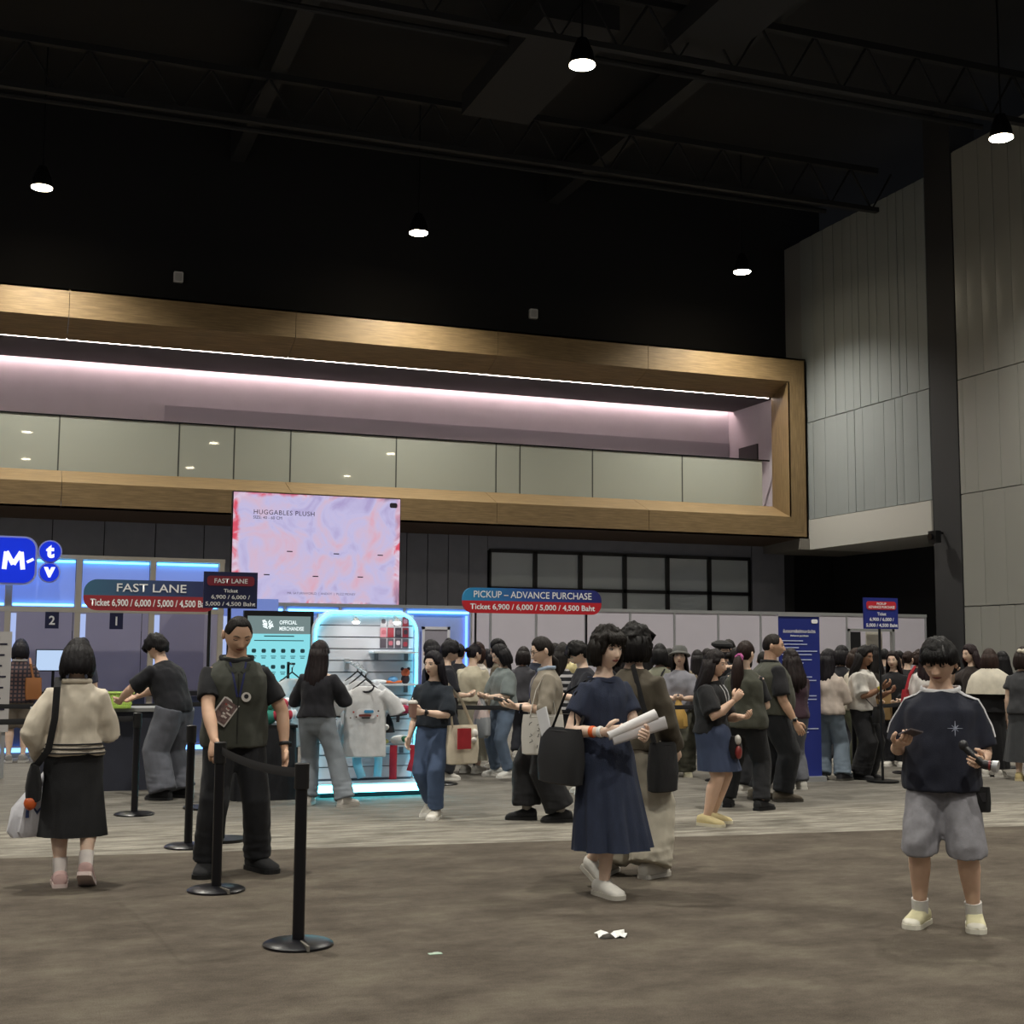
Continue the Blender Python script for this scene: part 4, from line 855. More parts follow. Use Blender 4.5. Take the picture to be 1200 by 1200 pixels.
def person(label, pos, face, H=1.62, sex='f', w=1.0, lean=2, hface=None, pitch=5, R='down', L='down', legR=(0, 0, 0, 0, 8), legL=(0, 0, 0, 0, 8), sk=SK1, hair=('long', '#15110f'),
           top=None, vest=None, bottom=None, shoe=('#c9c5bd', '#e0ddd6'), near=False, eyes='open', sock=None, showface=True, stance=1.0, fw=1.0, group='people in the hall', tw=0, belly=0):
    PN[0] += 1; seed = PN[0]*3.7
    pos = V((pos[0], pos[1], 0)); d = V((pos.x, pos.y, 0)).normalized(); r = V((d.y, -d.x, 0)); a = radians(face); f = -d*cos(a)+r*sin(a)
    root = thing('person', label, 'person', pos, atan2(-f.x, f.y), group)
    P = dict(root=root, H=H, M=Matrix.Translation(pos) @ Matrix.Rotation(atan2(-f.x, f.y), 4, 'Z'))
    tab = TORSO_F if sex == 'f' else TORSO_M; sw = (.087 if sex == 'f' else .101)*(1+.6*(w-1))
    ln = radians(lean); pv = V((0, 0, .533*H)); up = V((0, sin(ln), cos(ln))); bk = V((0, cos(ln), -sin(ln)))
    def sp(s): return pv+(up*s*H if s > 0 else V((0, 0, s*H)))
    def tr(s):
        x, y = interp(tab, s); k = w if s < .29 else 1+(w-1)*.4; yb = belly*exp(-((s-.07)/.09)**2)
        return x*k*H, (y*k+yb*.5)*H, yb*.5*H
    P['sp'] = sp; P['tr'] = tr
    vox = .0125 if near else .019
    # joints
    J = {}
    for sd, s, arm, leg in (('R', 1, R, legR), ('L', -1, L, legL)):
        sh = sp(.241)+V((s*sw*H, 0, 0)); tgt, hint, curl = ARMS[arm] if isinstance(arm, str) else arm[:3]
        wr = sh+V((tgt[0]*s, tgt[1], tgt[2]))*H; el, wr = ik(sh, wr, .172*H, .152*H, V((hint[0]*s, hint[1], hint[2])))
        extra = arm[3] if not isinstance(arm, str) and len(arm) > 3 else {}
        hd = V(extra['d']) if 'd' in extra else (wr-el); hd = V((hd.x*(s if 'd' in extra else 1), hd.y, hd.z)).normalized()
        if 'n' in extra: hn = V((extra['n'][0]*s, extra['n'][1], extra['n'][2]))
        else: hn = V((-s, .2, .15)) if abs(hd.z) > .6 else V((-s*.5, 0, .8))
        hp = pv+V((s*.046*H*w, 0, -.02*H)); an = V((s*(.052*stance*w+leg[0])*H, leg[1]*H, (.045+leg[2])*H)); kn, an = ik(hp, an, .244*H, .249*H, V((s*.12, 1, 0)))
        to = radians(leg[4]); fd = V((s*sin(to), cos(to), 0))
        J[sd] = dict(sh=sh, el=el, wr=wr, hd=hd, hn=hn, curl=curl, hp=hp, kn=kn, an=an, fd=fd, fp=leg[3], s=s)
    P['J'] = J; P['wl'] = 1+(w-1)*.8; P['sw'] = sw
    # head frames
    hs = H/1.65*1.06; P['hs'] = hs
    hy = radians((hface-face+180) % 360-180) if hface is not None else 0
    hc = sp(.328)+V((0, .020*H, .067*H))+V((0, .02*H*sin(radians(pitch)), -.006*H*abs(sin(radians(pitch)))))
    P['headG'] = Matrix.Translation(hc) @ Matrix.Rotation(hy, 4, 'Z')
    P['headG'] = P['headG'] @ Matrix.Diagonal((fw, 1+(fw-1)*.4, 1, 1))
    P['headM'] = P['headG'] @ Matrix.Rotation(-radians(pitch), 4, 'X')
    # body: one continuous mesh
    b = MB(); X = V((1, 0, 0))
    b.loft([(sp(s)+bk*0, X*tr(s)[0]*.94, bk*tr(s)[1]*.92) for s in [q[0] for q in tab]], 18)
    b.tube([sp(.33), LERP(sp(.33), hc, .5), hc+V((0, -.01*H, -.015*H))], [(.032*H if sex == 'f' else .037*H)]*3, 12)
    wl = 1+(w-1)*.8
    for q in J.values():
        b.tube([LERP(sp(.245), q['sh'], .6), q['sh'], LERP(q['sh'], q['el'], .5), q['el'], LERP(q['el'], q['wr'], .35), q['wr'], q['wr']+q['hd']*.012*H], [.030*H*wl, .032*H*wl, .030*H*wl, .025*H*wl, .026*H*wl, .0165*H, .016*H], 12)
        b.tube([q['hp']+V((0, 0, .03*H)), LERP(q['hp'], q['kn'], .3), q['kn'], LERP(q['kn'], q['an'], .3)-V((0, .008*H, 0)), LERP(q['kn'], q['an'], .75), q['an'], q['an']-V((0, 0, .025*H))], [.050*H*wl, .050*H*wl, .036*H*wl, .037*H*wl, .025*H*wl, .021*H, .022*H], 12)
        b.tube([q['an']-V((0, 0, .022*H))-q['fd']*.02*H, q['an']-V((0, 0, .026*H))+q['fd']*.06*H], [.02*H, .016*H], 8)
    sm = skin(sk); lip = mat('lip', '#8f4f48' if sk != SK3 else '#6a4038', .45); drk = mat('brow', '#1c1512', .6); wht = mat('eye_white', '#cfc8c2', .35)
    def done(me, P=P, J=J):
        mb = MB(); mb.add([v.co.copy() for v in me.vertices], [tuple(p.vertices) for p in me.polygons]); D.meshes.remove(me)
        head_mesh(mb, hs, P['headM'], 72 if near else 44, 52 if near else 30, showface, eyes)
        for q in J.values(): hand(mb, q['wr'], q['hd'], q['hn'], q['s'], H, q['curl'])
        link('body', mb.mesh('body', [sm, lip, drk, wht], sharp=None), root)
    remesh_later(b, vox*1.3, 3, done)
    def cloth_done(name, m, amp, sd, label=None, stretch=(7, 7, 3), ankle=0):
        def fn(me):
            n_ = len(me.vertices); no = [0.0]*(3*n_); co = [0.0]*(3*n_); me.vertices.foreach_get('normal', no); me.vertices.foreach_get('co', co)
            for i in range(0, 3*n_, 3):
                x, y, z = co[i:i+3]; k = amp*(noise.noise((x*stretch[0]+sd, y*stretch[1], z*stretch[2]))+.75*noise.noise((x*15, y*15+sd, z*11+x*6)))
                k += ankle*noise.noise((x*9, y*9+sd, z*34))*max(0, 1-z/(.22*H)); co[i] += no[i]*k; co[i+1] += no[i+1]*k; co[i+2] += no[i+2]*k
            me.vertices.foreach_set('co', co); me.update()
            me.materials.clear(); me.materials.append(m); o = link(name, me, root)
            if label: o['label'] = label
        return fn
    gmat = lambda c: c if hasattr(c, 'node_tree') else cloth(c)
    def garment(name, g, pad=0):
        m = gmat(g['c']); mb = MB(); s0, s1 = g.get('hem', -.03), g.get('neck', .298); fit, hw = g.get('fit', .010)+pad, g.get('hemw', .016)+pad; n = 11; secs = []
        for i in range(n):
            s = LERP(s0, s1, i/(n-1)); x, y, yo = tr(max(s, -.01)); e = LERP(hw, fit, min(1, (s-s0)/(.24-s0))); xx, yy, yo2 = tr(max(s, 0))
            k = sstep(.31, .21, s); x = max(x, tr(.17)[0]*.98*sstep(.3, .2, s)) if g.get('box') else x
            if s < 0: y = max(y, yy)
            secs.append((sp(s)+bk*yo*.8, X*(x+e*H*k+.004*H), bk*(y+e*H*k*1.05+.004*H)))
        mb.loft(secs, 22)
        sl = g.get('sleeve', 0); r0, r1 = g.get('sr', .044)*H*wl*.9+pad*H*.3, g.get('sr1', .044)*H*wl*.9
        for q in J.values():
            if g.get('only') and q['s'] != g['only']: continue
            if sl > 0:
                pts = [LERP(sp(.225), q['sh'], .5), q['sh']]; rr = [r0*.75, r0*.86]
                for u in (.5, 1, 1.35, 1.7, 2.0):
                    uu = min(u, sl); p = LERP(q['sh'], q['el'], uu) if uu <= 1 else LERP(q['el'], q['wr'], uu-1)
                    pts.append(p); rr.append(LERP(r0, r1, uu/sl)*(1.0 if not g.get('puff') else 1+g['puff']*sin(pi*min(1, uu/sl))))
                    if u >= sl: break
                mb.tube(pts, rr, 14)
            else:
                mb.tube([LERP(sp(.225), q['sh'], .4), LERP(sp(.241), q['sh'], .95)], [.045*H*wl, .040*H*wl], 12)
        remesh_later(mb, vox, 3, cloth_done(name, m, g.get('amp', .0125), seed, g.get('label')))
        if g.get('collar'):
            s = g.get('cs', .292); x, y, _ = tr(s); c0 = sp(s)
            pts = [c0+X*(x+.008*H)*cos(t)+bk*(y+.008*H)*sin(t)+up*H*(.010-.014*max(0, sin(t))) for t in [i*2*pi/24 for i in range(25)]]
            MB().tube(pts, [(.010*H, .005*H)]*25, 8, up=up).build('collar', gmat(g['collar']), root)
    if top: garment(top.get('name', 'shirt'), top)
    if vest: garment('vest', vest, .012)
    if bottom:
        m = gmat(bottom['c']); ty = bottom['t']; mb = MB(); wz = bottom.get('waist', .05)
        if ty in ('trousers', 'shorts'):
            th, kn, he = bottom.get('r', (.066, .052, .05))
            mb.loft([(sp(s), X*(tr(s)[0]+.008*H), bk*(tr(s)[1]+.01*H)) for s in (-.035, -.02, 0, .03, wz)]+[], 22)
            mb.loft([(pv+V((0, 0, s*H)), X*x_*H*wl, V((0, y_*H*wl, 0))) for s, x_, y_ in ((-.10, .045, .04), (-.075, .085, .06), (-.03, .095, .07), (.0, .09, .065))], 18)
            ln_ = bottom.get('len', 1.93)
            for q in J.values():
                pts = [q['hp']+V((0, 0, .03*H)), LERP(q['hp'], q['kn'], .25)]; rr = [th*H*wl, th*H*wl]
                for u in (.6, 1.0, 1.3, 1.65, 1.93, 2.0):
                    uu = min(u, ln_); pts.append(LERP(q['hp'], q['kn'], uu) if uu <= 1 else LERP(q['kn'], q['an'], uu-1))
                    rr.append((LERP(th, kn, uu/min(1, ln_)) if uu <= 1 else LERP(kn, he, (uu-1)/max(.05, ln_-1)))*H*wl if ty == 'trousers' else LERP(th, he, uu/ln_)*H*wl)
                    if u >= ln_: break
                mb.tube(pts, rr, 16)
            remesh_later(mb, vox, 3, cloth_done(ty, m, bottom.get('amp', .008), seed+5, ankle=.013 if ty == 'trousers' else 0))
        else:
            hz = bottom['hem']*H; fl = bottom.get('flare', .14)*H; k = 14; pl = bottom.get('pleat', .05); np_ = bottom.get('np', 9); secs = []
            mid = (J['R']['kn']+J['L']['kn'])/2; top_ = sp(wz)
            for i in range(k):
                u = i/(k-1); z = LERP(top_.z, hz, u); x0, y0, _ = tr(max(-.04, (z-pv.z)/H)); hk = exp(-(((z-pv.z)/H+.05)/.09)**2); bx0 = max(x0+.012*H, (.046*w+.050*wl+.012)*H*hk); by0 = max(y0+.014*H, (.064*w+.012)*H*hk)
                uu = u**bottom.get('curve', 1.0); rx = max(LERP(bx0, fl, uu), bx0*(1 if z > pv.z-.05*H else 0)); ry = max(LERP(by0, fl*.82, uu), by0*(1 if z > pv.z-.05*H else 0))
                c = V((mid.x*u*.8, mid.y*u*.8+top_.y*(1-u), z)); secs.append((c, X*rx, V((0, 1, 0))*ry))
            c, ax, ay = secs[-1]; secs += [(c+V((0, 0, .004)), ax*.95, ay*.95), (c+V((0, 0, .06*H)), ax*.85, ay*.85)]
            kk_ = len(secs)
            mb.loft(secs, 96, rf=lambda t, u: 1+pl*min(1, u*kk_/k)**1.3*(sin(np_*t+seed)+.5*sin(2.3*np_*t+seed*2)+.5*noise.noise(V((t*3, u*2, seed)))))
            mb.build(ty, m, root)
    # shoes
    if shoe:
        for q in J.values():
            f_ = q['fd']; g = V((f_.y, -f_.x, 0)); A = V((q['an'].x, q['an'].y, 0)); lift = q['an'].z-.045*H; K = H*shoe[2] if len(shoe) > 2 else H
            Rm = Matrix.Rotation(-radians(q['fp']), 3, g); ball = f_*.075*H
            def tp(p): return A+V((0, 0, lift if not q['fp'] else 0))+(Rm @ (p-ball)+ball)
            prof = [(-.052, .018, .030), (-.046, .026, .046), (-.02, .029, .056), (.01, .029, .054), (.04, .031, .040), (.07, .034, .030), (.095, .031, .024), (.108, .020, .016), (.113, .008, .010)]
            ub = MB(); ub.loft([(tp(f_*x*K+V((0, 0, .012*K+hh*K/2-.004*K))), g*ww*K, V((0, 0, hh*K/2+.002*K))) for x, ww, hh in prof], 14, p=2.6); so = ub.build('shoe', gmat(shoe[0]) if not hasattr(shoe[0], 'node_tree') else shoe[0], root)
            sb = MB(); sb.loft([(tp(f_*x*K*1.03+V((0, 0, zz_))), g*(ww+.002)*K, f_*.0001) for x, ww, hh, zz_ in [(0, 0, 0, 0)]], 3) if 0 else None
            ol = [(x*1.03, (ww+.002)) for x, ww, hh in prof]; vs = [tp(f_*x*K+g*y*K+V((0, 0, z_))) for z_ in (0, .016*K) for x, y in ([(x, y) for x, y in ol]+[(x, -y) for x, y in reversed(ol)])]
            n = len(ol)*2; sb.add(vs, [tuple(range(n)), tuple(range(2*n-1, n-1, -1))]+[(i, i+n, (i+1) % n+n, (i+1) % n) for i in range(n)]); sb.build('sole', plastic(shoe[1], .6), so, smooth=False)
            if len(shoe) > 3:
                for kx_ in (.02, .034, .048):
                    hz_ = interp([(x, hh) for x, ww, hh in prof], kx_)[0]; MB().tube([tp(f_*kx_*K+g*j*.017*K+V((0, 0, .012*K+hz_*K-.004*K-abs(j)*.008*K))) for j in (-1, -.5, 0, .5, 1)], .0032, 5).build('lace', cloth(shoe[3]), so)
                MB().loft([(tp(f_*x*K+V((0, 0, .012*K+hh*K/2-.004*K))), g*(ww+.0015)*K, V((0, 0, hh*K/2+.0035*K))) for x, ww, hh in prof[6:]], 14, p=2.6).build('toe_cap', plastic(shoe[1], .5), so)
            if sock:
                MB().tube([q['an']-V((0, 0, .02*H)), q['an']+(q['kn']-q['an'])*sock[1]], [.027*H, .028*H*wl], 12).build('sock', cloth(sock[0]), root)
    make_hair(P, hair[0], hair[1], seed)
    return P
def snap(P, gname, fn):
    '''after remeshing: fn(front, near) builds details lying on the named garment'''
    def run():
        from mathutils.bvhtree import BVHTree
        o = [c for c in P['root'].children if c.name.split('.')[0] == gname][0]; me = o.data
        bv = BVHTree.FromPolygons([v.co for v in me.vertices], [tuple(p.vertices) for p in me.polygons])
        def front(x, z, off=.004, sgn=1):
            h = bv.ray_cast(V((x, .8*sgn, z)), V((0, -sgn, 0)))
            return (h[0]+V((0, off*sgn, 0))) if h[0] else V((x, .15*sgn, z))
        def near(p, off=.003):
            h = bv.find_nearest(V(p)); return h[0]+h[1]*off
        fn(front, near)
    AFTER.append(run)
def lanyard(P, gname, col, z0, z1, dx=.05, x1=.0):
    def fn(front, near):
        for s in (-1, 1): MB().tube([front(x1+s*LERP(dx, .008, i/5), LERP(z0, z1, i/5)) for i in range(6)], [(.007, .0025)]*6, 6, up=(1, 0, 0)).build('lanyard', cloth(col), P['root'])
    snap(P, gname, fn)
def at_item(P, name, label, cat, base, group=None):
    w = P['M'] @ V(base); t = thing(name, label, cat, w, P['root'].rotation_euler.z, group); t['_b'] = 0; del t['_b']; return t, Matrix.Translation(-V(base))
def put(mb, off, name, m, t): return mb.xform(off).build(name, m, t)
def tote(P, name, label, c, u, w, h, d, mcol, strap=None, smat=None, p=4, sag=.0, cat='bag'):
    """c: top centre in person space, u: width direction"""
    c = V(c); u = V(u).normalized(); n = V((u.y, -u.x, 0)); t, off = at_item(P, name, label, cat, c-V((0, 0, h)))
    m = mcol if hasattr(mcol, 'node_tree') else cloth(mcol); mb = MB()
    secs = [(c+V((0, 0, -h)), u*w*.40, n*d*.3), (c+V((0, 0, -h*.97)), u*w*.47, n*d*.45), (c+V((0, 0, -h*.6)), u*w*.5, n*d*.5), (c+V((0, 0, -h*.25)), u*w*.49, n*d*.38), (c, u*w*.47, n*d*.22), (c+V((0, 0, -.012)), u*w*.44, n*d*.16)]
    mb.loft(secs, 36, p=p, rf=lambda a, k_: 1+.03*sin(5*a+6*k_)+.035*noise.noise(V((a*1.7, k_*3, h*9)))); put(mb, off, 'body', m, t)
    if h > .3: put(MB().tube([c+V((0, 0, -.02))+u*w*.46*cos(q_a)+n*d*.24*sin(q_a) for q_a in [i_*2*pi/24 for i_ in range(25)]], .006, 6), off, 'rim', m, t)
    if strap:
        for k, pts in enumerate(strap): put(MB().tube(pts, [(.016, .004)]*len(pts), 6), off, 'strap', smat or m, t)
    return t, off
def phone_at(P, sd, label, col='#1c1c20', tilt=0, l=.15, w=.075):
    q = P['J'][sd]; d = q['hd']; n = q['hn']; n = (n-d*n.dot(d)).normalized(); H = P['H']; c = q['wr']+d*H*.075+n*H*.022
    t, off = at_item(P, 'phone', label, 'phone', c); R_ = Matrix((d.cross(n), d, n)).transposed()
    put(MB().box(c+d*.03, (w, l, .009), R=R_), off, 'casing', plastic(col), t); put(MB().box(c+d*.03+n*.006, (w*.9, l*.93, .002), R=R_), off, 'screen', mat('phone_glass', '#0a0a0c', .1), t)
    return t
def watch(P, sd, col='#141416', name='watch', wd=.012, back=.02, lab=None):
    q = P['J'][sd]; fa = (q['wr']-q['el']).normalized(); c = q['wr']-fa*back*P['H']; r = .021*P['H']
    o = MB().tube([c-fa*wd, c-fa*wd*.5, c+fa*wd*.5, c+fa*wd], [r*.97, r*1.04, r*1.04, r*.97], 16).build(name, plastic(col, .5), P['root'])
    if name == 'watch': MB().box(c+q['hn'].normalized()*-r, (.03, .03, .03)).build('watch_face', mat('watch_glass', '#1a1a1e', .1), o)
    if lab: o['label'] = lab
DARK = '#17120f'
def jeans(c='#5a6a80', **k): return dict(t='trousers', c=mat('denim', c, .85, bump=.2, bscale=300, var=.25, vscale=4, stretch=(1, 1, .5)), **k)
def stripes(name, a, c, z0, period, duty=.5):
    m = D.materials.new(name); m.use_nodes = True; nt = m.node_tree; b = nt.nodes['Principled BSDF']; b.inputs['Roughness'].default_value = .9
    tc = nt.nodes.new('ShaderNodeTexCoord'); s = nt.nodes.new('ShaderNodeSeparateXYZ'); nt.links.new(tc.outputs['Object'], s.inputs[0])
    def mth(op, p, q):
        n = nt.nodes.new('ShaderNodeMath'); n.operation = op
        for i, v in enumerate((p, q)):
            if hasattr(v, 'is_linked'): nt.links.new(v, n.inputs[i])
            else: n.inputs[i].default_value = v
        return n.outputs[0]
    fr = mth('FRACT', mth('DIVIDE', mth('ADD', s.outputs[2], 10-z0), period), 0); g = mth('LESS_THAN', fr, duty)
    mx = nt.nodes.new('ShaderNodeMix'); mx.data_type = 'RGBA'; mx.inputs['A'].default_value = lin(a); mx.inputs['B'].default_value = lin(c); nt.links.new(g, mx.inputs['Factor']); nt.links.new(mx.outputs['Result'], b.inputs['Base Color']); return m
def plaid(name, a, c):
    m = stripes(name, a, c, 0, .06, .35); nt = m.node_tree; b = nt.nodes['Principled BSDF']
    br = nt.nodes.new('ShaderNodeTexBrick'); br.inputs['Scale'].default_value = 1; br.offset = 0; br.inputs['Color1'].default_value = lin(a); br.inputs['Color2'].default_value = lin(a); br.inputs['Mortar'].default_value = lin(c)
    br.inputs['Mortar Size'].default_value = .012; br.inputs['Brick Width'].default_value = .055; br.inputs['Row Height'].default_value = .055
    tc = nt.nodes.new('ShaderNodeTexCoord'); mp = nt.nodes.new('ShaderNodeMapping'); mp.inputs['Rotation'].default_value = (pi/2, 0, 0); nt.links.new(tc.outputs['Object'], mp.inputs[0]); nt.links.new(mp.outputs[0], br.inputs['Vector']); nt.links.new(br.outputs[0], b.inputs['Base Color']); return m
# ---------------------------------------------------------------- main figures
# woman walking away, cream jacket
P = person('woman walking away in a cream jacket with striped hem and long black skirt', gnd(80, 1040), 178, 1.60, w=1.06, lean=3, pitch=22, near=True, sk=SK1, hair=('bob', '#120f12'),
    top=dict(name='jacket', c='#cfc5b4', hem=.0, fit=.018, hemw=.016, sleeve=1.85, sr=.056, sr1=.042, puff=.14, amp=.014, collar='#c9bfae'), bottom=dict(t='skirt', c=mat('washed_black', '#26272a', .9, bump=.3, bscale=200, var=.4, vscale=5), hem=.20, flare=.135, pleat=.05, np=5, waist=.06),
    R=((-.06, .17, -.16), (.8, -.3, -1), .7), L=((.02, .05, -.26), (.7, -.8, 0), .8), shoe=('#c9a8a4', '#d8c4bf'), sock=('#ded6d2', .28), legR=(.01, -.05, .04, 28, 6), legL=(-.02, .04, 0, 0, 4))
H = P['H']; x, y, _ = P['tr'](.03); c = P['sp'](.0)
for i, s in enumerate((.012, .03, .048)):
    x, y, _ = P['tr'](s); c = P['sp'](s)
    MB().tube([c+V(((x+.026*H)*cos(t), (y+.026*H)*sin(t), 0)) for t in [k*2*pi/40 for k in range(41)]], [(.005, .008)]*41, 6, up=(0, 0, 1)).build('hem_stripe', cloth('#1b1b20'), P['root'])
sh = P['J']['L']['sh']
t, off = tote(P, 'shoulder_bag', 'black bag with an orange charm at the hip of the cream jacket woman', (-.24, -.02, .80), (0, 1, 0), .26, .24, .10, '#1a1a1d', p=3)
put(MB().tube([(-.17, .12, 1.0), (-.13, .10, 1.25), (-.115, .0, 1.36), (-.115, -.11, 1.30), (-.12, -.145, 1.1), (-.15, -.16, .9), (-.22, -.10, .80)], [(.022, .004)]*7, 6, up=(1, 0, 0)), off, 'strap', cloth('#131316'), t)
o = put(MB().ball((-.25, -.12, .56), (.04, .035, .045), 12, 8), off, 'charm', plastic('#c85a26'), t); o['label'] = 'orange charm'
put(MB().ball((-.25, -.11, .63), (.03, .03, .045), 10, 8), off, 'charm_top', plastic('#8f8f86'), t)
W_ = P['J']['L']['wr']+P['J']['L']['hd']*.09
POLY = mat('thin_plastic', '#cfcfd6', .35, bump=.4, bscale=18)
t, off = at_item(P, 'plastic_bag', 'white plastic carrier bag with blue letters held low by the woman in the cream jacket', 'bag', (W_.x-.08, W_.y-.02, W_.z-.44))
mb = MB(); mb.loft([(W_+V((-.08, 0, -.44)), V((.15, .05, 0)), V((0, .05, 0))), (W_+V((-.08, 0, -.40)), V((.18, .04, 0)), V((0, .08, 0))), (W_+V((-.06, 0, -.25)), V((.17, .02, 0)), V((0, .09, 0))), (W_+V((-.02, 0, -.1)), V((.09, 0, 0)), V((0, .06, 0))), (W_+V((0, 0, .0)), V((.03, 0, 0)), V((0, .03, 0)))], 30, rf=lambda a, u: 1+.05*sin(9*a+u*4)+.04*sin(17*a)); put(mb, off, 'sack', POLY, t)
BI = mat('blue_ink', '#2b3a66', .6)
lt = empty('letters'); lt.parent = t
bx = off @ (W_+V((-.07, -.13, -.25)))
for pts in ([(.06, 0, -.06), (.06, 0, .06), (0, 0, -.03), (-.06, 0, .06), (-.06, 0, -.06)],): MB().tube([V(p)+bx+V((0, .03, 0)) for p in pts], [(.012, .004)]*5, 6).build('letter_mark', BI, t)
D.objects.remove(lt)
W_ = P['J']['R']['wr']+P['J']['R']['hd']*.1
t, off = at_item(P, 'paper_sheet', 'white paper held in front by the woman in the cream jacket', 'paper', W_); put(MB().box(W_+V((.06, .04, .06)), (.16, .006, .22), R=Matrix.Rotation(.4, 3, 'Y')), off, 'sheet', paint('#e6e2da'), t); put(MB().box(W_+V((.065, .047, .06)), (.14, .004, .2), R=Matrix.Rotation(.4, 3, 'Y')), off, 'inner_sheet', paint('#dcd8d0'), t)

# fast lane attendant
P = person('man in an olive vest over black polo looking down, one hand on a stanchion', gnd(270, 1022), 6, 1.79, 'm', 1.06, fw=1.1, lean=3, hface=16, pitch=24, near=True, sk='#cba48a', hair=('buzz', '#15110f'), eyes='down',
    top=dict(name='polo_shirt', c='#131419', hem=-.03, fit=.012, hemw=.014, sleeve=.72, sr=.046, sr1=.047, collar='#101116'), vest=dict(c='#3d3f38', hem=-.045, fit=.016, hemw=.022, neck=.305), bottom=dict(t='trousers', c='#15161b', r=(.064, .054, .052), len=1.95),
    R=((-.01, .20, -.255), (.9, -.3, -.3), .9, dict(d=(0, .35, -1), n=(-.2, -1, -.3))), L=((.085, .06, -.295), (1, -.6, 0), .35), shoe=('#17171a', '#0e0e10', 1.1), stance=1.75, legL=(.01, -.02, 0, 0, 26), legR=(.0, .03, 0, 0, 14))
watch(P, 'L')
H = P['H']
lanyard(P, 'vest', '#262c5a', P['sp'](.285).z, P['sp'](.15).z, .055)
def fn(front, near, P=P, H=H):
    Rb = Matrix.Rotation(-.62, 3, 'Y'); cb = front(.05*H, P['sp'](.095).z, .014)
    bd_ = MB().box(cb, (.125, .008, .18), R=Rb).build('badge', mat('badge_clear', '#cfcac6', .2), P['root']); MB().box(cb+V((0, .006, 0)), (.105, .004, .155), R=Rb).build('badge_card', mat('badge_print', '#6a5654', .4, var=.6, vscale=38), bd_)
    rnd = random.Random(9)
    for i in range(9): MB().box(cb+Rb @ V((rnd.uniform(-.033, .033), .009, rnd.uniform(-.055, .055))), (rnd.uniform(.015, .04), .002, .012), R=Rb).build('badge_mark', mat('badge_mark', rnd.choice(['#d8ccc6', '#9a5048', '#d9d3cc']), .5), bd_)
    c = front(-.03*H, P['sp'](.15).z, .002); MB().cyl(c, c+V((0, .01, 0)), .033, 20).build('pin', plastic('#d6d2cc'), P['root']); MB().cyl(c+V((0, .01, .005)), c+V((0, .013, .005)), .016, 16).build('pin_mark', plastic('#2a2a2e'), P['root'])
    MB().tube([front(0, P['sp'](s_).z, .001) for s_ in (-.03, .0, .05, .1, .15, .2, .24)], [(.005, .003)]*7, 6, up=(1, 0, 0)).build('zip', cloth('#23241f'), P['root'])
    for sx in (-1, 1):
        MB().tube([front(sx*x_*H, P['sp'](s_).z, .003) for x_, s_ in ((.012, .245), (.03, .262), (.042, .28))], [(.018, .004)]*3, 6, up=(1, 0, 0)).build('collar_flap', cloth('#2e302a'), P['root'])
snap(P, 'vest', fn)

# dress woman
DR = mat('navy_linen', '#252d42', .9, bump=.35, bscale=240, var=.14, vscale=30, stretch=(1, 1, .3))
P = person('woman striding in a navy midi dress with rolled papers and orange wristband', gnd(706, 1046), 42, 1.69, w=1.0, lean=2, hface=38, pitch=2, near=True, sk='#e0c2ae', hair=('curlybob', '#17120f'),
    top=dict(name='bodice', c=DR, hem=.06, fit=.018, hemw=.022, sleeve=.62, sr=.05, sr1=.056, neck=.286), bottom=dict(t='dress_skirt', c=DR, hem=.172, flare=.16, pleat=.075, np=8, waist=.10, curve=.85),
    R=((.03, .13, -.155), (.6, -1, -.8), .85, dict(d=(-.75, .6, .05), n=(-.6, -.6, .2))), L=((-.06, .20, -.17), (.6, -.3, -1), .8, dict(d=(-.6, .8, .0), n=(-.7, -.5, .4))), shoe=('#d9d6cf', '#b9b4aa'), legR=(-.015, .05, 0, 0, 8), legL=(0, -.135, .05, 35, 8), sock=None)
watch(P, 'R', '#e0622a', 'wristband', .016, .05, 'orange wristband'); watch(P, 'R', '#d9d9d6', 'wristband', .014, .015, 'white wristband')
H = P['H']; x, y, _ = P['tr'](.283); c = P['sp'](.283)
MB().tube([c+V(((x+.012*H)*cos(t), (y+.012*H)*sin(t), .006-.03*max(0, sin(t)))) for t in [k*2*pi/30 for k in range(31)]], .006, 6).build('neckline', DR, P['root'])
q = P['J']['R']; W_ = q['wr']+q['hd']*.09; ax = V((-.72, .42, .36)).normalized()
t, off = at_item(P, 'rolled_papers', 'roll of white papers held by the woman in the navy dress', 'paper', W_)
put(MB().tube([W_-ax*.07, W_+ax*.27], [.03, .036], 18), off, 'roll', paint('#dcdadb'), t); put(MB().tube([W_-ax*.06+V((-.01, .02, -.03)), W_+V((-.05, .04, -.05))+ax*.27], [(.010, .034), (.010, .042)], 12), off, 'loose_sheet', paint('#cfcdd0'), t)
sh = P['J']['R']['sh']
t, off = tote(P, 'tote_bag', 'large black tote bag under the arm of the woman in the navy dress', (.27, -.10, 1.06), (.12, 1, 0), .46, .36, .14, mat('black_nylon', '#1b1c1f', .6, var=.1, vscale=8), p=3.2)
for dx in (.0, .1): put(MB().tube([(.27, -.20+dx*2.4, 1.03), (.23, -.10+dx, 1.28), (sh.x-.03, -.02+dx*.5, sh.z+.06), (.19, .08, 1.25), (.26, .06, 1.03)], [(.012, .004)]*5, 6, up=(1, 0, 0)), off, 'strap', cloth('#151518'), t)
put(MB().box((.285, -.25, 1.08), (.012, .10, .2), R=Matrix.Rotation(.35, 3, 'X')), off, 'papers_inside', paint('#d5d6da'), t)

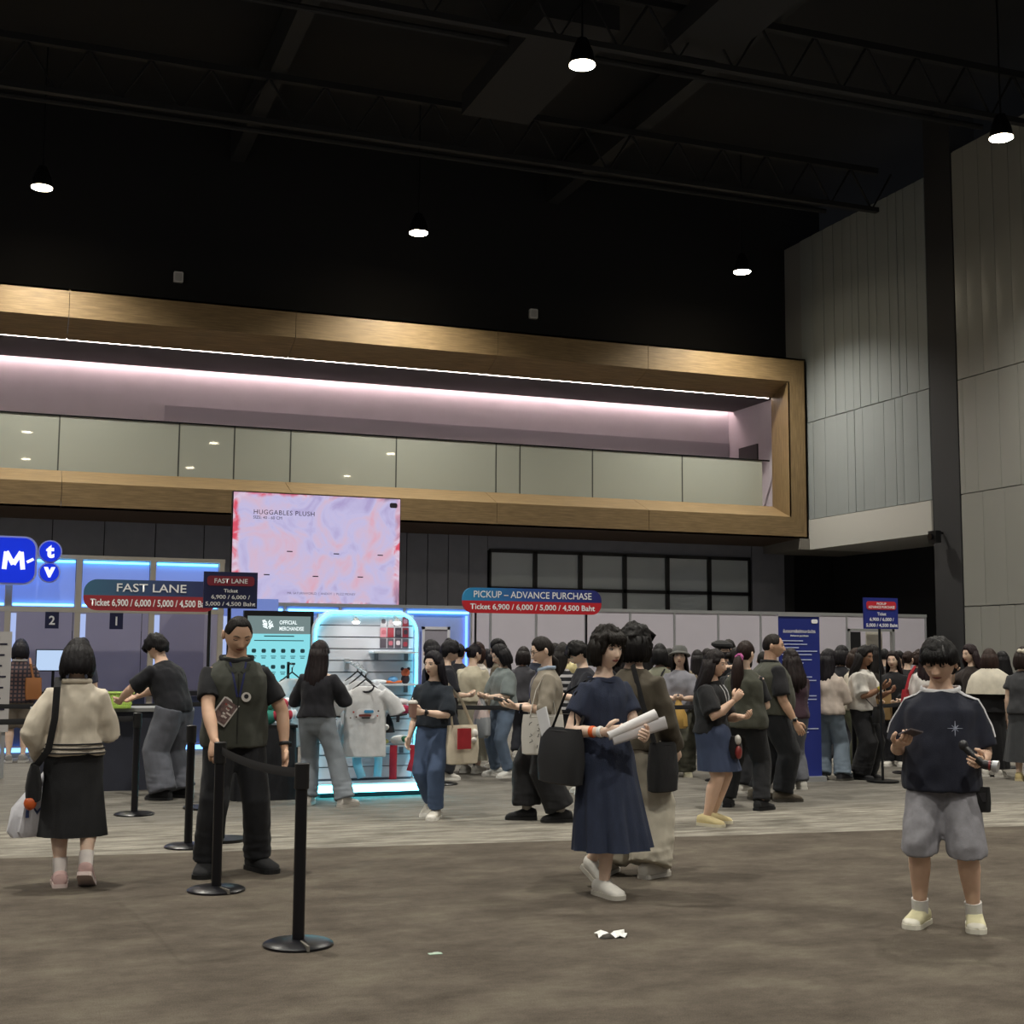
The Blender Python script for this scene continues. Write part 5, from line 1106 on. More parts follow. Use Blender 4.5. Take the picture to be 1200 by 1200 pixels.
# phone man on the right
P = person('young man in a navy ringer T-shirt and grey shorts looking at his phone', gnd(1110, 1086), -6, 1.62, 'm', 1.08, fw=1.12, lean=0, hface=-14, pitch=16, near=True, sk='#d6b29a', hair=('mop', '#0f0d0e'), belly=.02, eyes='down',
    top=dict(name='t_shirt', c='#161a2a', hem=-.06, fit=.026, hemw=.036, box=1, sleeve=.86, sr=.047, sr1=.052, collar='#cfcfd2', amp=.012), bottom=dict(t='shorts', c=mat('grey_fleece', '#8d8c92', .95, bump=.4, bscale=250, var=.14, vscale=22), r=(.066, .066, .066), len=1.06, amp=.011),
    R=((.03, .15, -.135), (.3, -.4, -1), .75, dict(d=(-.55, .75, .25), n=(-.35, .1, 1))), L=((.035, .14, -.185), (.25, -.5, -1), 1.0, dict(d=(-.1, 1, .05), n=(-.8, 0, .4))), shoe=('#cfc9a4', '#d8d4c6', 1.0, '#e2dfd2'), sock=('#cfcdca', .2), stance=1.62, legR=(.0, .0, 0, 0, 12), legL=(0, -.02, 0, 0, 8))
phone_at(P, 'R', 'phone in the raised hand of the man in grey shorts', '#4a4244')
H = P['H']
def fn(front, near, P=P, H=H):
    for s in (1, -1):
        q = P['J']['R' if s == 1 else 'L']
        for k in (-1, 0, 1):
            pts = []
            for u in (.0, .2, .4, .6, .8, 1.0): pts.append(LERP(P['sp'](.285)+V((s*.058*H, .0125*(k+2)*H-.006*H, .03)), q['sh']+V((s*.03*H, .0125*(k+2)*H-.006*H, .07*H)), u))
            for u in (.2, .4, .6, .84): pts.append(LERP(q['sh'], q['el'], u)+V((s*.09*H, .0125*(k+2)*H-.006*H, .05*H)))
            MB().tube([near(p, .002) for p in pts], [(.0034*H, .0024*H)]*len(pts), 6, up=(0, 1, 0)).build('shoulder_stripe', cloth('#d4d4d8'), P['root'])
    cx, cz = -.055*H, P['sp'](.165).z
    for dx, dz in ((.04, 0), (0, .042), (.017, .017), (.017, -.017)): MB().tube([front(cx+dx*i, cz+dz*i, .001) for i in (-1, -.5, 0, .5, 1)], [(.0015, .001), (.003, .002), (.005, .002), (.003, .002), (.0015, .001)], 6).build('star_emblem', cloth('#8d93a4'), P['root'])
snap(P, 't_shirt', fn)
q = P['J']['L']; W_ = q['wr']+q['hd']*.08
t, off = at_item(P, 'gimbal_camera', 'small black handheld camera gimbal held by the man in grey shorts', 'camera', W_)
put(MB().tube([W_+V((.07, .01, .08)), W_+V((.03, .02, .04)), W_+V((-.03, .02, -.01))], [.018, .02, .02], 12), off, 'handle', plastic('#141417'), t); put(MB().tube([W_+V((-.03, .02, -.01)), W_+V((-.075, .03, -.015))], .026, 14), off, 'barrel', plastic('#1c1c20'), t); put(MB().tube([W_+V((-.075, .03, -.015)), W_+V((-.105, .035, -.02))], [.03, .034], 16), off, 'lens_ring', ALU, t); put(MB().ball(W_+V((.075, .01, .09)), (.026, .026, .03), 12, 8), off, 'head', plastic('#26262a'), t); put(MB().tube([W_+V((-.055, .03, -.013)), W_+V((-.065, .03, -.014))], .028, 14), off, 'red_ring', plastic('#7a2a2a'), t)
t, off = tote(P, 'hip_pouch', 'small black pouch clipped to the grey shorts', (-.215, .05, .80), (1, .3, 0), .09, .14, .05, '#141416', p=5); put(MB().box((-.21, .07, .745), (.05, .01, .05)), off, 'logo_patch', plastic('#3a3a3e'), t)

# ---------------------------------------------------------------- middle distance
P = person('man in a black T-shirt and grey trousers bending over the desk', gnd(202, 936), -128, 1.74, 'm', 1.12, lean=22, pitch=36, hface=-125, sk=SK2, hair=('mop', '#121012'), top=dict(c='#14151c', hem=-.05, fit=.022, hemw=.022, sleeve=.85, sr=.052, sr1=.055), bottom=dict(t='trousers', c='#5b5d66', r=(.078, .074, .078), len=1.98), R=((-.05, .26, -.16), (1, 0, -.4), .7), L=((-.02, .25, -.17), (1, 0, -.4), .7), shoe=('#1a1a1e', '#2a2a2c'), stance=1.5, near=True)
P = person('shopper in a plaid shirt and beige shorts standing at the booth counter', spot_at(22, 19.6), 176, 1.66, w=1.05, pitch=15, hair=('bob', '#17151c'), top=dict(c=plaid('plaid_cloth', '#6d5552', '#2e2a34'), hem=-.05, fit=.03, hemw=.03, sleeve=.95, sr=.06, sr1=.06, collar='#d0ccca'), bottom=dict(t='shorts', c='#6f665c', r=(.07, .07, .07), len=.95), R='fwd', L='down', shoe=('#8f8c8a', '#c9c6c2'))
t, off = tote(P, 'shoulder_bag', 'tan leather shoulder bag on the plaid-shirted shopper', (.2, -.12, 1.15), (1, .3, 0), .22, .30, .1, mat('tan_leather', '#a0683c', .5)); put(MB().tube([(.2, -.14, 1.12), (.15, -.11, 1.34), (.13, 0, 1.42), (.2, -.05, 1.15)], [(.014, .004)]*4, 6), off, 'strap', mat('tan_leather', '#a0683c', .5), t)
person('clerk with dark hair at the booth counter, half hidden by the cream jacket', spot_at(95, 20.1), 170, 1.70, pitch=8, hair=('bun', '#15131a'), top=dict(c='#3a3d4c', sleeve=.9), bottom=dict(t='trousers', c='#2a2c34'))
# woman with long hair at kiosk
P = person('long-haired woman in a black off-shoulder top and light jeans at the kiosk', gnd(369, 944), 166, 1.63, w=1.03, pitch=10, lean=3, hface=150, hair=('longer', '#1d1516'), near=True, top=dict(c='#15151d', hem=.0, fit=.014, hemw=.022, sleeve=1.5, sr=.05, sr1=.05, neck=.262), bottom=jeans('#7d848c', r=(.064, .056, .062), len=1.99), R=((.0, .16, -.1), (.8, -.3, -1), .6), L=((-.02, .17, -.1), (.8, -.3, -1), .6), shoe=('#cfcac4', '#bdb8b0'), legR=(.14, -.02, 0, 0, 30), legL=(.0, .04, 0, 0, 5))
# girl with cup
P = person('girl in a dark tee and jeans walking with an iced drink and tote', gnd(508, 958), -22, 1.53, w=1.02, pitch=0, lean=2, hface=-38, near=True, hair=('long', '#15121a'), top=dict(c='#1a232e', hem=.02, fit=.024, hemw=.024, sleeve=.95, sr=.054, sr1=.058), bottom=jeans('#4a5c7c', r=(.066, .054, .046), len=1.93), L=((-.10, .16, -.13), (1, -.3, -.7), .75, dict(d=(-.85, .5, .15), n=(-.4, -.5, .0))), R=((.05, .06, -.29), (.3, -1, 0), .5), shoe=('#d0cbc0', '#e2dfd8', 1.0, '#e8e6e0'), legR=(.0, -.10, .035, 25, 6), legL=(-.02, .05, 0, 0, 5))
watch(P, 'L')
q = P['J']['L']; W_ = q['wr']+q['hd']*.08+V((0, .03, 0))
t, off = at_item(P, 'drink_cup', 'clear cup of iced brown drink in the hand of the girl in jeans', 'cup', W_+V((0, 0, -.06)))
put(MB().tube([W_+V((0, 0, -.06)), W_+V((0, 0, .07))], [.032, .043], 20), off, 'cup', mat('cup_drink', '#9a7a70', .2), t); put(MB().tube([W_+V((0, 0, .07)), W_+V((0, 0, .085)), W_+V((0, 0, .10))], [.047, .046, .03], 20), off, 'lid', plastic('#d8d2cc', .3), t); put(MB().tube([W_+V((0, 0, .095)), W_+V((.0, .01, .12))], .005, 6), off, 'straw', plastic('#d8d8d8'), t)
sh = P['J']['L']['sh']
CAN = cloth('#d3c8b4')
t, off = tote(P, 'tote_bag', 'cream canvas tote with a red patch on the girl with the drink', (-.27, -.02, .86), (.55, .8, 0), .34, .36, .12, CAN, strap=[[(-.33, -.14, .84), (-.25, -.06, 1.08), (sh.x+.01, -.01, sh.z+.06), (-.18, .07, 1.08), (-.22, .10, .84)]], p=4)
o = put(MB().box((-.325, .065, .74), (.012, .15, .19), R=Matrix.Rotation(-.6, 3, 'Z')), off, 'red_patch', cloth('#a3222c'), t)
put(MB().ball((-.37, -.09, .78), (.035, .03, .045), 10, 8), off, 'charm', cloth('#d9d6d0'), t); put(MB().ball((-.37, -.07, .72), (.03, .03, .03), 10, 8), off, 'charm', cloth('#d9d6d0'), t)
# woman with glasses
P = person('woman with glasses in a beige cardigan reading her phone, seen from the side', gnd(640, 962), -84, 1.68, w=1.02, pitch=16, lean=0, hface=-78, near=True, hair=('lowpony', '#1a1412'), sk=SK1, top=dict(name='cardigan', c='#8d8578', hem=-.07, fit=.022, hemw=.022, sleeve=1.25, sr=.054, sr1=.05, collar='#9fb0c6', neck=.31), bottom=dict(t='trousers', c='#131317', r=(.074, .076, .084), len=1.86), R=((-.02, .19, -.155), (.4, -.4, -1), .6, dict(d=(-.2, 1, .25), n=(-.4, 0, 1))), L=((.01, .17, -.155), (.4, -.4, -1), .6, dict(d=(-.2, 1, .2), n=(-.4, 0, 1))), shoe=('#17171a', '#101012', 1.05), sock=('#8f8a84', .2), legR=(0, .10, 0, 0, 6), legL=(0, -.085, 0, 0, 6))
watch(P, 'L'); phone_at(P, 'L', 'phone in the hands of the woman with glasses')
T = P['headM'] @ Matrix.Scale(P['hs'], 4)
gl = MB()
for s in (-1, 1): gl.tube([(s*.031+.021*cos(a), .098-.01*abs(cos(a)), .0+.018*sin(a)) for a in [k*2*pi/20 for k in range(21)]], .0018, 5); gl.tube([(s*.051, .088, .004), (s*.078, .03, .006), (s*.08, -.015, .004)], .0018, 5)
gl.tube([(-.011, .1, .004), (0, .104, .006), (.011, .1, .004)], .0018, 5); gl.xform(T); gl.build('glasses', mat('frame_thin', '#3a2c26', .3, metal=.4), P['root'])
lanyard(P, 'cardigan', '#2c2f66', P['sp'](.275).z, P['sp'](.08).z, .05)
sh = P['J']['L']['sh']
t, off = tote(P, 'tote_bag', 'white tote printed with black letters on the woman with glasses', (-.24, .06, .98), (.1, 1, 0), .38, .36, .07, mat('white_canvas', '#c9c6c0', .8, var=.04), strap=[[(-.24, .18, .96), (-.22, .12, 1.2), (sh.x, .03, sh.z+.05), (-.22, -.02, 1.2), (-.24, -.06, .96)]], p=5)
rnd = random.Random(3)
for c_ in range(4):
    for r_ in range(5):
        yy = -.04+c_*.07; zz_ = .90-r_*.052
        if rnd.random() < .85: put(MB().tube([(-.283, yy+rnd.uniform(-.012, .012), zz_+.015), (-.283, yy+rnd.uniform(-.018, .018), zz_), (-.283, yy+rnd.uniform(-.018, .018), zz_-.015), (-.283, yy+.014, zz_-.012)], .0035, 5), off, 'letter_mark', mat('tote_ink', '#2a2a2e', .7), t)
# person behind dress woman
P = person('curly-haired person in a brown jacket and wide cream trousers behind the navy dress', gnd(742, 1026), 150, 1.72, 'm', 1.0, pitch=0, hface=140, near=True, hair=('curlybob', '#100d0d'), top=dict(name='jacket', c='#4d463a', hem=-.03, fit=.026, hemw=.028, sleeve=1.9, sr=.056, sr1=.05), bottom=dict(t='trousers', c='#b9b2a2', r=(.074, .078, .09), len=1.98, amp=.01), R=((.02, .13, -.27), (.5, -1, 0), .5), L='fwd', shoe=('#d0ccc4', '#c2beb6'), stance=1.5, legL=(.03, -.03, 0, 0, 15))
t, off = tote(P, 'shoulder_bag', 'black bag hanging beside the person in the brown jacket', (.24, .0, .93), (.2, 1, 0), .26, .34, .14, '#141417', p=3); put(MB().tube([(.24, -.12, .93), (.16, -.14, 1.2), (.06, -.10, 1.46), (.0, .06, 1.47), (.12, .15, 1.25), (.24, .1, .94)], [(.02, .005)]*6, 6), off, 'strap', cloth('#121215'), t)
# denim skirt woman
P = person('woman in a black T-shirt and short denim skirt pointing, seen from the side', gnd(834, 966), 66, 1.555, w=1.22, pitch=4, hface=72, near=True, hair=('longwavy', '#1a1314'), sk='#d9b49c', top=dict(c='#121317', hem=-.01, fit=.022, hemw=.016, sleeve=.85, sr=.056, sr1=.056), bottom=dict(t='skirt', c=mat('denim', '#2f3a54', .85, bump=.2, bscale=300, var=.12, vscale=6), hem=.315, flare=.15, pleat=.03, np=6, waist=.05), R=((-.03, .17, -.05), (.5, -.3, -1), 1.3, dict(d=(-.3, .6, .8), n=(-.7, 0, .3))), L=((-.06, .18, -.15), (.5, -.3, -1), .9), shoe=('#cdbd8e', '#d8d0b8', 1.05), stance=1.2, legL=(0, -.03, 0, 0, 10))
lanyard(P, 'shirt', '#c9c9cc', P['sp'](.275).z, P['sp'](.1).z, .045)
t, off = tote(P, 'belt_pouch', 'small dark pouch with red and white trim at the denim skirt', (.0, .24, .80), (1, 0, 0), .16, .2, .1, '#1e1a1e', p=3); put(MB().ball((.05, .29, .66), (.045, .03, .06), 12, 8), off, 'red_tag', plastic('#8a2f2c'), t); put(MB().ball((.04, .28, .77), (.035, .03, .045), 12, 8), off, 'white_tag', plastic('#d0ccc6'), t)
# ponytail attendant
P = person('attendant with a long ponytail and pink hair tie in an olive vest', gnd(874, 948), 162, 1.66, w=1.06, pitch=4, hface=150, near=True, hair=('ponylong', '#22130f'), top=dict(c='#15161b', sleeve=.8), vest=dict(c='#3f4036', hem=-.05, fit=.02, hemw=.026, neck=.30), bottom=dict(t='trousers', c='#131418', r=(.07, .058, .052), len=1.96), R=((-.05, .17, -.16), (.6, -.4, -1), .7), L=((-.05, .17, -.16), (.6, -.4, -1), .7), shoe=('#161618', '#101012'), stance=1.5, legR=(.02, -.02, 0, 0, 18), legL=(.05, .06, 0, 0, 12))
st = MB(); st.tube([(.032*cos(a), -.125+.014*sin(a), -.04+.03*sin(a)) for a in [k*2*pi/16 for k in range(17)]], [.014+.004*(k % 2) for k in range(17)], 8); st.xform(P['headG'] @ Matrix.Scale(P['hs'], 4)); o = st.build('hair_tie', cloth('#b0568e'), P['root']); o['label'] = 'pink scrunchie'
# vest man facing right
P = person('stocky man with cropped hair in an olive vest striding to the right', gnd(903, 938), 112, 1.75, 'm', 1.22, fw=1.12, pitch=0, hface=92, near=True, hair=('buzz', '#1c1512'), sk='#cba48a', belly=.05, top=dict(name='polo_shirt', c='#15151a', hem=-.03, fit=.016, hemw=.016, sleeve=.85, sr=.052, sr1=.054, collar='#121216'), vest=dict(c='#45463d', hem=-.02, fit=.018, hemw=.022, neck=.305), bottom=dict(t='trousers', c='#14161b', r=(.07, .06, .054), len=1.95), R=((.05, .09, -.30), (.2, -1, 0), .5), L=((.02, .10, -.28), (.2, -1, 0), .5), shoe=('#5a5246', '#3a352e', 1.08), legR=(0, .05, 0, 0, 8), legL=(0, -.06, 0, 0, 8))
watch(P, 'R', '#8d8a86')
# jeans girl
person('girl seen from behind in an off-white sweater and loose blue jeans', gnd(972, 914), 168, 1.585, pitch=18, hface=140, hair=('long', '#141015'), top=dict(name='sweater', c='#b9aca2', hem=-.03, fit=.024, hemw=.03, sleeve=1.9, sr=.052, sr1=.044, neck=.30), bottom=jeans('#6a7784', r=(.07, .062, .068), len=2.0), R=((-.02, .16, -.16), (.6, -.3, -1), .6), L=((-.05, .16, -.16), (.6, -.3, -1), .6), shoe=('#2a2a2e', '#55534e'), near=True, legR=(.05, 0, 0, 0, 25))
P = person('woman in a white T-shirt and black trousers with braided hair and a yellow wristband', gnd(1012, 913), 64, 1.63, w=1.05, pitch=8, hface=55, near=True, sk=SK3, hair=('longwavy', '#120e0e'), top=dict(c='#cfcbc4', hem=-.01, fit=.028, hemw=.032, sleeve=.9, sr=.06, sr1=.064), bottom=dict(t='trousers', c='#121216', r=(.072, .07, .074), len=1.98), R=((-.02, .19, -.08), (.5, -.3, -1), .6), L='phone', shoe=('#18181b', '#222224'))
watch(P, 'R', '#d6c23a', 'wristband', .014, .02, 'yellow wristband')
t, off = tote(P, 'shoulder_bag', 'black crossbody bag hanging before the woman in the white T-shirt', (.05, .24, .90), (1, 0, 0), .24, .2, .1, '#151517', p=3); put(MB().tube([(.1, .22, .88), (.16, .02, 1.1), (.06, -.13, 1.28), (-.08, -.04, 1.4), (-.12, .13, 1.2), (0, .24, .9)], [(.008, .004)]*6, 6), off, 'strap', cloth('#121214'), t)
# grey tee & jeans
P = person('shopper in a grey tee and slim blue jeans with white trainers in the queue', gnd(590, 910), -58, 1.62, w=1.05, pitch=20, hface=-75, hair=('bob', '#141216'), top=dict(c='#7b8484', hem=-.02, fit=.026, hemw=.028, sleeve=.95, sr=.058, sr1=.06), bottom=jeans('#64748a', r=(.064, .05, .04), len=1.94), R='hold', L='hold', shoe=('#d2d0cb', '#dddad4'), stance=1.4, near=True, legR=(.03, 0, 0, 0, 12))
PB = mat('thin_plastic', '#c9c2c0', .35, bump=.4, bscale=18)
def carrier(P, sd, label, col, h=.42, w=.15):
    q = P['J'][sd]; W_ = q['wr']+q['hd']*.07; t, off = at_item(P, 'plastic_bag', label, 'bag', W_+V((0, 0, -h)))
    m = mat('thin_plastic_bag', col, .35, bump=.4, bscale=18); mb = MB(); mb.loft([(W_+V((0, 0, -h)), V((w*.75, 0, 0)), V((0, .05, 0))), (W_+V((0, 0, -h*.92)), V((w, 0, 0)), V((0, .075, 0))), (W_+V((0, 0, -h*.55)), V((w*.92, 0, 0)), V((0, .08, 0))), (W_+V((0, 0, -h*.25)), V((w*.5, 0, 0)), V((0, .05, 0))), (W_, V((.025, 0, 0)), V((0, .025, 0)))], 26, rf=lambda a, u: 1+.05*sin(8*a+u*5)+.04*sin(15*a)); put(mb, off, 'sack', m, t)
    put(MB().tube([W_+V((-.02, 0, -.02)), W_+V((0, .0, .025)), W_+V((.02, 0, -.02))], [(.012, .004)]*3, 6), off, 'handle', m, t)
carrier(P, 'R', 'pale pink plastic bag hanging from the shopper in the grey tee', '#cbb8b4'); carrier(P, 'L', 'clear grey plastic bag below the belt beside slim jeans', '#8f9296', .5, .16)
# cream blouse
person('shopper in a cream blouse and long pale skirt seen from behind in the queue', spot_at(553, 16.3), 152, 1.63, w=1.05, pitch=16, hface=130, hair=('bun', '#17131a'), near=True, top=dict(name='blouse', c='#c3bba6', hem=.02, fit=.032, hemw=.026, sleeve=.98, sr=.06, sr1=.064), bottom=dict(t='skirt', c='#9f9a8a', hem=.10, flare=.17, pleat=.05, np=8, waist=.06), R='hold', L='hold')
# ---------------------------------------------------------------- the queue
def q_(label, px, Y, H, face, hair, topc, botc, **k):
    tp = dict(c=topc, sleeve=k.pop('sleeve', .9), fit=.022, hemw=.026, sr=.054, sr1=.054); tp.update(k.pop('topx', {}))
    bt_ = botc if isinstance(botc, dict) else dict(t='trousers', c=botc, r=(.07, .06, .06), len=1.97)
    return person(label, spot_at(px, Y), face, H, hair=hair, top=tp, bottom=bt_, group='people waiting in the queue', **k)
q_('man with shaggy dark hair in a black tee behind the girl with the drink', 521, 15.6, 1.66, 100, ('mop', '#121016'), '#191a24', '#22242c', sex='m', pitch=22, R='hold', L='hold')
q_('shopper with a dark bob in navy behind the kiosk edge', 509, 16.6, 1.67, -120, ('bob', '#141218'), '#1c2233', '#1d1f26')
q_('tall dark-haired man before the blue-lit doorway', 525, 23.5, 1.78, 175, ('short', '#131118'), '#23242e', '#1d1f26', sex='m')
q_('shopper with dark cropped hair left of the cream blouse', 537, 19.1, 1.64, 160, ('crop', '#161319'), '#1d1d26', '#1d1f26')
q_('woman with shoulder-length brown hair lifting her face, in a white blouse', 561, 17.9, 1.66, -62, ('bob', '#2c1a16'), '#c9c2ba', '#3a3a44', pitch=-16, R='hold', L='hold')
q_('short girl with dark hair in white peering over the queue', 574, 18.9, 1.56, -70, ('bob', '#15121a'), '#c6c4c8', '#3a3c46', pitch=4)
q_('tall woman with long black hair in a brown jacket in the queue', 588, 17.0, 1.70, -110, ('longer', '#0f0d12'), '#6a6152', '#23242c', sleeve=1.9, pitch=12)
q_('woman in a black and white striped shirt with long dark hair', 657, 14.6, 1.62, 150, ('long', '#15100f'), stripes('striped_knit', '#16161c', '#a9a6a8', 0, .075, .42), '#15161c', pitch=12, hface=110, sleeve=1.3)
q_('woman with a dark ponytail just behind the beige cardigan', 645, 16.0, 1.65, 120, ('pony', '#171110'), '#1b1b22', '#1d1f26', pitch=10)
q_('man in a pale yellow shirt seen from behind at the back of the queue', 659, 20.5, 1.70, 176, ('short', '#14100f'), '#c9bd8e', '#2b2d36', sex='m', sleeve=1.5, topx=dict(collar='#d0c595'))
q_('man with a thick black fringe bending over his phone left of the navy dress', 690, 13.6, 1.66, -76, ('mop', '#0f0c0d'), '#1d1e27', '#23242c', sex='m', pitch=34, lean=8, R='phone', L='phone')
q_('shopper in a white top with long dark hair behind the brown jacket', 756, 17.0, 1.60, 172, ('long', '#120f11'), '#c9bfb2', '#2a2b33')
P = q_('shopper in a sage jacket with a dark strap across the back', 773, 15.8, 1.64, 176, ('bob', '#0f0d0f'), '#7d7d6c', '#a8a294', sleeve=1.9)
snap(P, 'shirt', lambda front, near, P=P: MB().tube([front(LERP(.07, -.08, i/5), P['sp'](LERP(.28, .08, i/5)).z, .004, -1) for i in range(6)], [(.014, .004)]*6, 6, up=(1, 0, 0)).build('strap', cloth('#17171a'), P['root']))
q_('dark-haired shopper right of the sage jacket', 783, 17.4, 1.58, 160, ('bob', '#141112'), '#23242b', '#23242b')
CAMO = mat('camo_cloth', '#4a4a40', .9, var=.75, vscale=7)
P = q_('woman in a grey bucket hat and camouflage trousers looking up', 797, 15.1, 1.60, -4, ('long', '#15110f'), '#8b8b94', dict(t='trousers', c=CAMO, r=(.072, .066, .072), len=1.97), pitch=-14, R='hold', L='hold', sleeve=1.2, shoe=('#b9b49a', '#cfc9b4'), near=True)
hb = MB(); hb.loft([((0, -.005, .03), (.135, 0, 0), (0, .15, 0)), ((0, -.005, .045), (.13, 0, 0), (0, .145, 0)), ((0, -.006, .062), (.099, 0, 0), (0, .118, 0)), ((0, -.008, .12), (.09, 0, 0), (0, .108, 0)), ((0, -.008, .142), (.07, 0, 0), (0, .085, 0))], 28); hb.xform(P['headM'] @ Matrix.Scale(P['hs'], 4)); hb.build('bucket_hat', cloth('#5f605e'), P['root'])
carrier(P, 'R', 'yellow plastic bag held by the woman in the bucket hat', '#c9a25a', .36, .11)
T = P['headM'] @ Matrix.Scale(P['hs'], 4); gl = MB()
for s in (-1, 1): gl.tube([(s*.031+.021*cos(a), .099-.01*abs(cos(a)), .018*sin(a)) for a in [k*2*pi/16 for k in range(17)]], .0018, 5)
gl.xform(T); gl.build('glasses', mat('frame_thin'), P['root'])
P = q_('man in a black beret holding a camera to his face', 846, 14.7, 1.68, 20, ('crop', '#120f0f'), '#14151a', '#1a1b22', sex='m', R='high', L='high', sleeve=1.2)
hb = MB(); hb.loft([((0, -.01, .045), (.092, 0, 0), (0, .108, 0)), ((.01, -.015, .075), (.125, 0, 0), (0, .14, 0)), ((.012, -.015, .10), (.12, 0, 0), (0, .135, 0)), ((.01, -.015, .13), (.06, 0, 0), (0, .07, 0))], 24); hb.xform(P['headM'] @ Matrix.Scale(P['hs'], 4)); hb.build('beret', cloth('#131316'), P['root'])
W_ = P['headM'] @ V((0, .15, -.03)); t, off = at_item(P, 'camera', 'black camera raised by the man in the beret', 'camera', W_); put(MB().box(W_, (.13, .05, .085)), off, 'body', plastic('#17171a'), t); put(MB().cyl(W_+V((0, .02, 0)), W_+V((0, .08, -.005)), .032), off, 'lens', plastic('#101013'), t)
q_('man with dark hair behind the beret', 856, 16.6, 1.72, -20, ('crop', '#14100f'), '#26262c', '#1d1e24', sex='m')
q_('woman with hair in a bun and a black top beside the ponytail attendant', 862, 13.2, 1.60, 150, ('bun', '#17110f'), '#131418', '#1a1b20', hface=120, sleeve=.8)
q_('short shopper in a dark cap between the two olive vests', 894, 16.0, 1.56, 170, ('short', '#17130f'), '#2a2a2e', '#22232a', sex='m')
q_('person in a plum jacket reaching across before the banner', 930, 13.3, 1.60, -60, ('long', '#1d1414'), '#3a2430', '#23222a', R='cross', L='cross', sleeve=1.9, bottom2=None) if 0 else q_('person in a plum jacket reaching across before the banner', 930, 13.3, 1.58, -150, ('longwavy', '#1d1414'), '#3a2430', '#5d5f66', R='cross', L='cross', sleeve=1.9, shoe=('#bdbab2', '#cfccc4'))
q_('shopper with dark hair just right of the off-white sweater', 985, 16.0, 1.64, 150, ('bob', '#120f13'), '#1b1b22', '#22232a')
q_('brown-haired woman in a cream top left of the braided woman', 1000, 15.0, 1.60, 60, ('bob', '#2c1e17'), '#c2b9a8', '#3f4230', pitch=14, R='phone', L='phone')
q_('dark-haired shopper facing the pickup price sign', 1026, 16.7, 1.66, -150, ('longer', '#151010'), '#2a2522', '#202128')
P = q_('woman facing the camera in a black cardigan with a brown paper bag', 1048, 15.6, 1.57, -14, ('long', '#1d1415'), '#15151a', '#22232a', pitch=0, R='fwd', L='fwd', sleeve=1.8)
t, off = tote(P, 'paper_bag', 'brown kraft paper bag held by the woman in the black cardigan', (.12, .30, 1.02), (1, 0, 0), .30, .38, .12, mat('kraft', '#8a6f48', .8, var=.08), p=7)
for s in (-.06, .18): pass
put(MB().tube([(.04, .30, 1.01), (.06, .30, 1.10), (.18, .30, 1.10), (.2, .30, 1.01)], .006, 6), off, 'handle', mat('kraft', '#8a6f48'), t)
q_('shopper with brown hair in black right of the paper bag woman', 1063, 17.0, 1.58, 150, ('bun', '#2a1c17'), '#1d1b1e', '#22232a')
q_('shopper with curly brown hair beside the white end panel', 1075, 18.4, 1.58, 120, ('curlybob', '#2a1a16'), '#1b1a1f', '#22232a')
P = q_('woman in a white top with dark straps left of the man in grey shorts', 1088, 13.4, 1.64, 172, ('long', '#23171a'), '#cfcac6', '#22232a', pitch=10)
t, off = tote(P, 'shoulder_bag', 'red shoulder bag on the woman in the white top', (-.25, -.05, 1.12), (.2, 1, 0), .26, .26, .09, '#a01f2c', strap=[[(-.25, .05, 1.1), (-.2, .0, 1.3), (-.15, .0, 1.4), (-.2, -.1, 1.3), (-.25, -.14, 1.1)]])
q_('woman with long brown hair raising her arm behind the man in grey shorts', 1141, 15.4, 1.67, -50, ('longwavy', '#24171a'), '#2e2624', '#202128', R='high', pitch=4)
P = q_('woman with a brown bob wearing a white shawl over a black dress', 1160, 13.9, 1.60, 174, ('bob', '#2c1d18'), '#17171b', dict(t='skirt', c='#141418', hem=.06, flare=.13, pleat=.03), pitch=6, near=True)
b = MB(); sp, tr = P['sp'], P['tr']
b.loft([(sp(s), V((x_*1.6, 0, 0)), V((0, y_*1.6, 0))) for s, x_, y_ in ((.12, .185, .135), (.16, .18, .13), (.22, .165, .12), (.27, .14, .10), (.30, .10, .075), (.325, .06, .06))], 60, rf=lambda t, u: 1+.04*(1-u)*sin(11*t)); b.build('shawl', cloth('#cdc6b6'), P['root'])
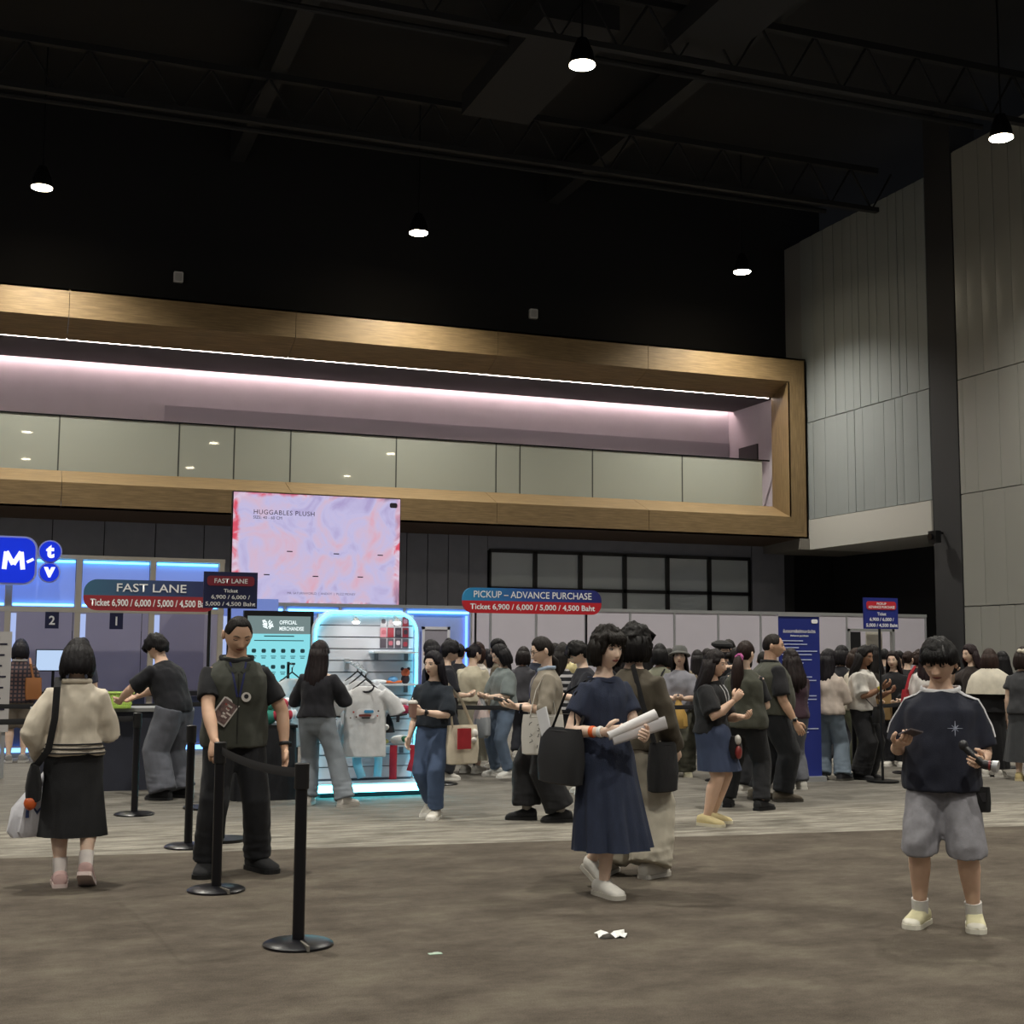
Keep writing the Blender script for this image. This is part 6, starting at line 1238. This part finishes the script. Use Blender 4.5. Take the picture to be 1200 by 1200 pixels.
P = q_('woman in a long charcoal dress with a cream hair bow at the right edge', 1199, 13.3, 1.62, 170, ('bob', '#231815'), '#3a3b3e', dict(t='skirt', c='#3f4144', hem=.14, flare=.17, pleat=.04, np=8), near=True, shoe=('#b9a878', '#c2b48e'), topx=dict(sleeve=.5))
o = MB(); o.ball((.03, -.105, .075), (.035, .02, .03), 10, 8); o.ball((-.02, -.11, .08), (.03, .02, .025), 10, 8); o.xform(P['headM'] @ Matrix.Scale(P['hs'], 4)); o.build('hair_bow', cloth('#d9d2c0'), P['root'])

EX = [('girl with black hair in a grey hoodie deep in the queue left of the glasses', 612, 18.5, 1.60, 160, 'bob', '#4a4a50'), ('man in a navy cap-sleeve shirt far back between the sign posts', 630, 19.5, 1.66, -160, 'crop', '#22283a'), ('short woman in black beside the man with the fringe', 712, 17.3, 1.56, 150, 'bob', '#191a20'),
 ('dark-haired shopper in maroon half hidden behind the navy dress', 727, 18.0, 1.62, 170, 'long', '#3a2024'), ('woman in a beige cardigan behind the denim skirt', 818, 18.1, 1.57, -170, 'long', '#8a7d6a'), ('shopper in charcoal between the bucket hat and the beret', 828, 18.5, 1.60, 165, 'crop', '#2c2d32'),
 ('woman in dark teal behind the ponytail attendant', 874, 18.0, 1.58, -150, 'bob', '#203038'), ('shopper in faded black beside the navy banner', 956, 17.5, 1.55, 150, 'bun', '#26262b'), ('man in a grey polo behind the pickup price sign', 1037, 18.6, 1.62, 175, 'short', '#55565c'),
 ('woman in a rust cardigan behind the paper bag', 1056, 19.6, 1.58, -30, 'long', '#5a3428'), ('dark-haired shopper in black behind the arm of the phone man', 1100, 16.8, 1.60, 150, 'bob', '#1a1a1f'), ('shopper in a dark jacket right of the white shawl', 1178, 17.2, 1.58, -140, 'long', '#24242a')]
for lab, px, Y, Hh, fa, hr, tc_ in EX:
    q_(lab, px, Y, Hh, fa, (hr, random.choice(['#151112', '#1b1414', '#0f0d10'])), tc_, random.choice(['#1d1e26', '#23252e', '#2a2a30', '#15161c']), sex='m' if 'man in' in lab else 'f', sleeve=random.choice([.9, 1.3, 1.9]), R=random.choice(['down', 'hold', 'phone']), L='hold')



flush_text()
flush_remesh()
for fn_ in AFTER: fn_()
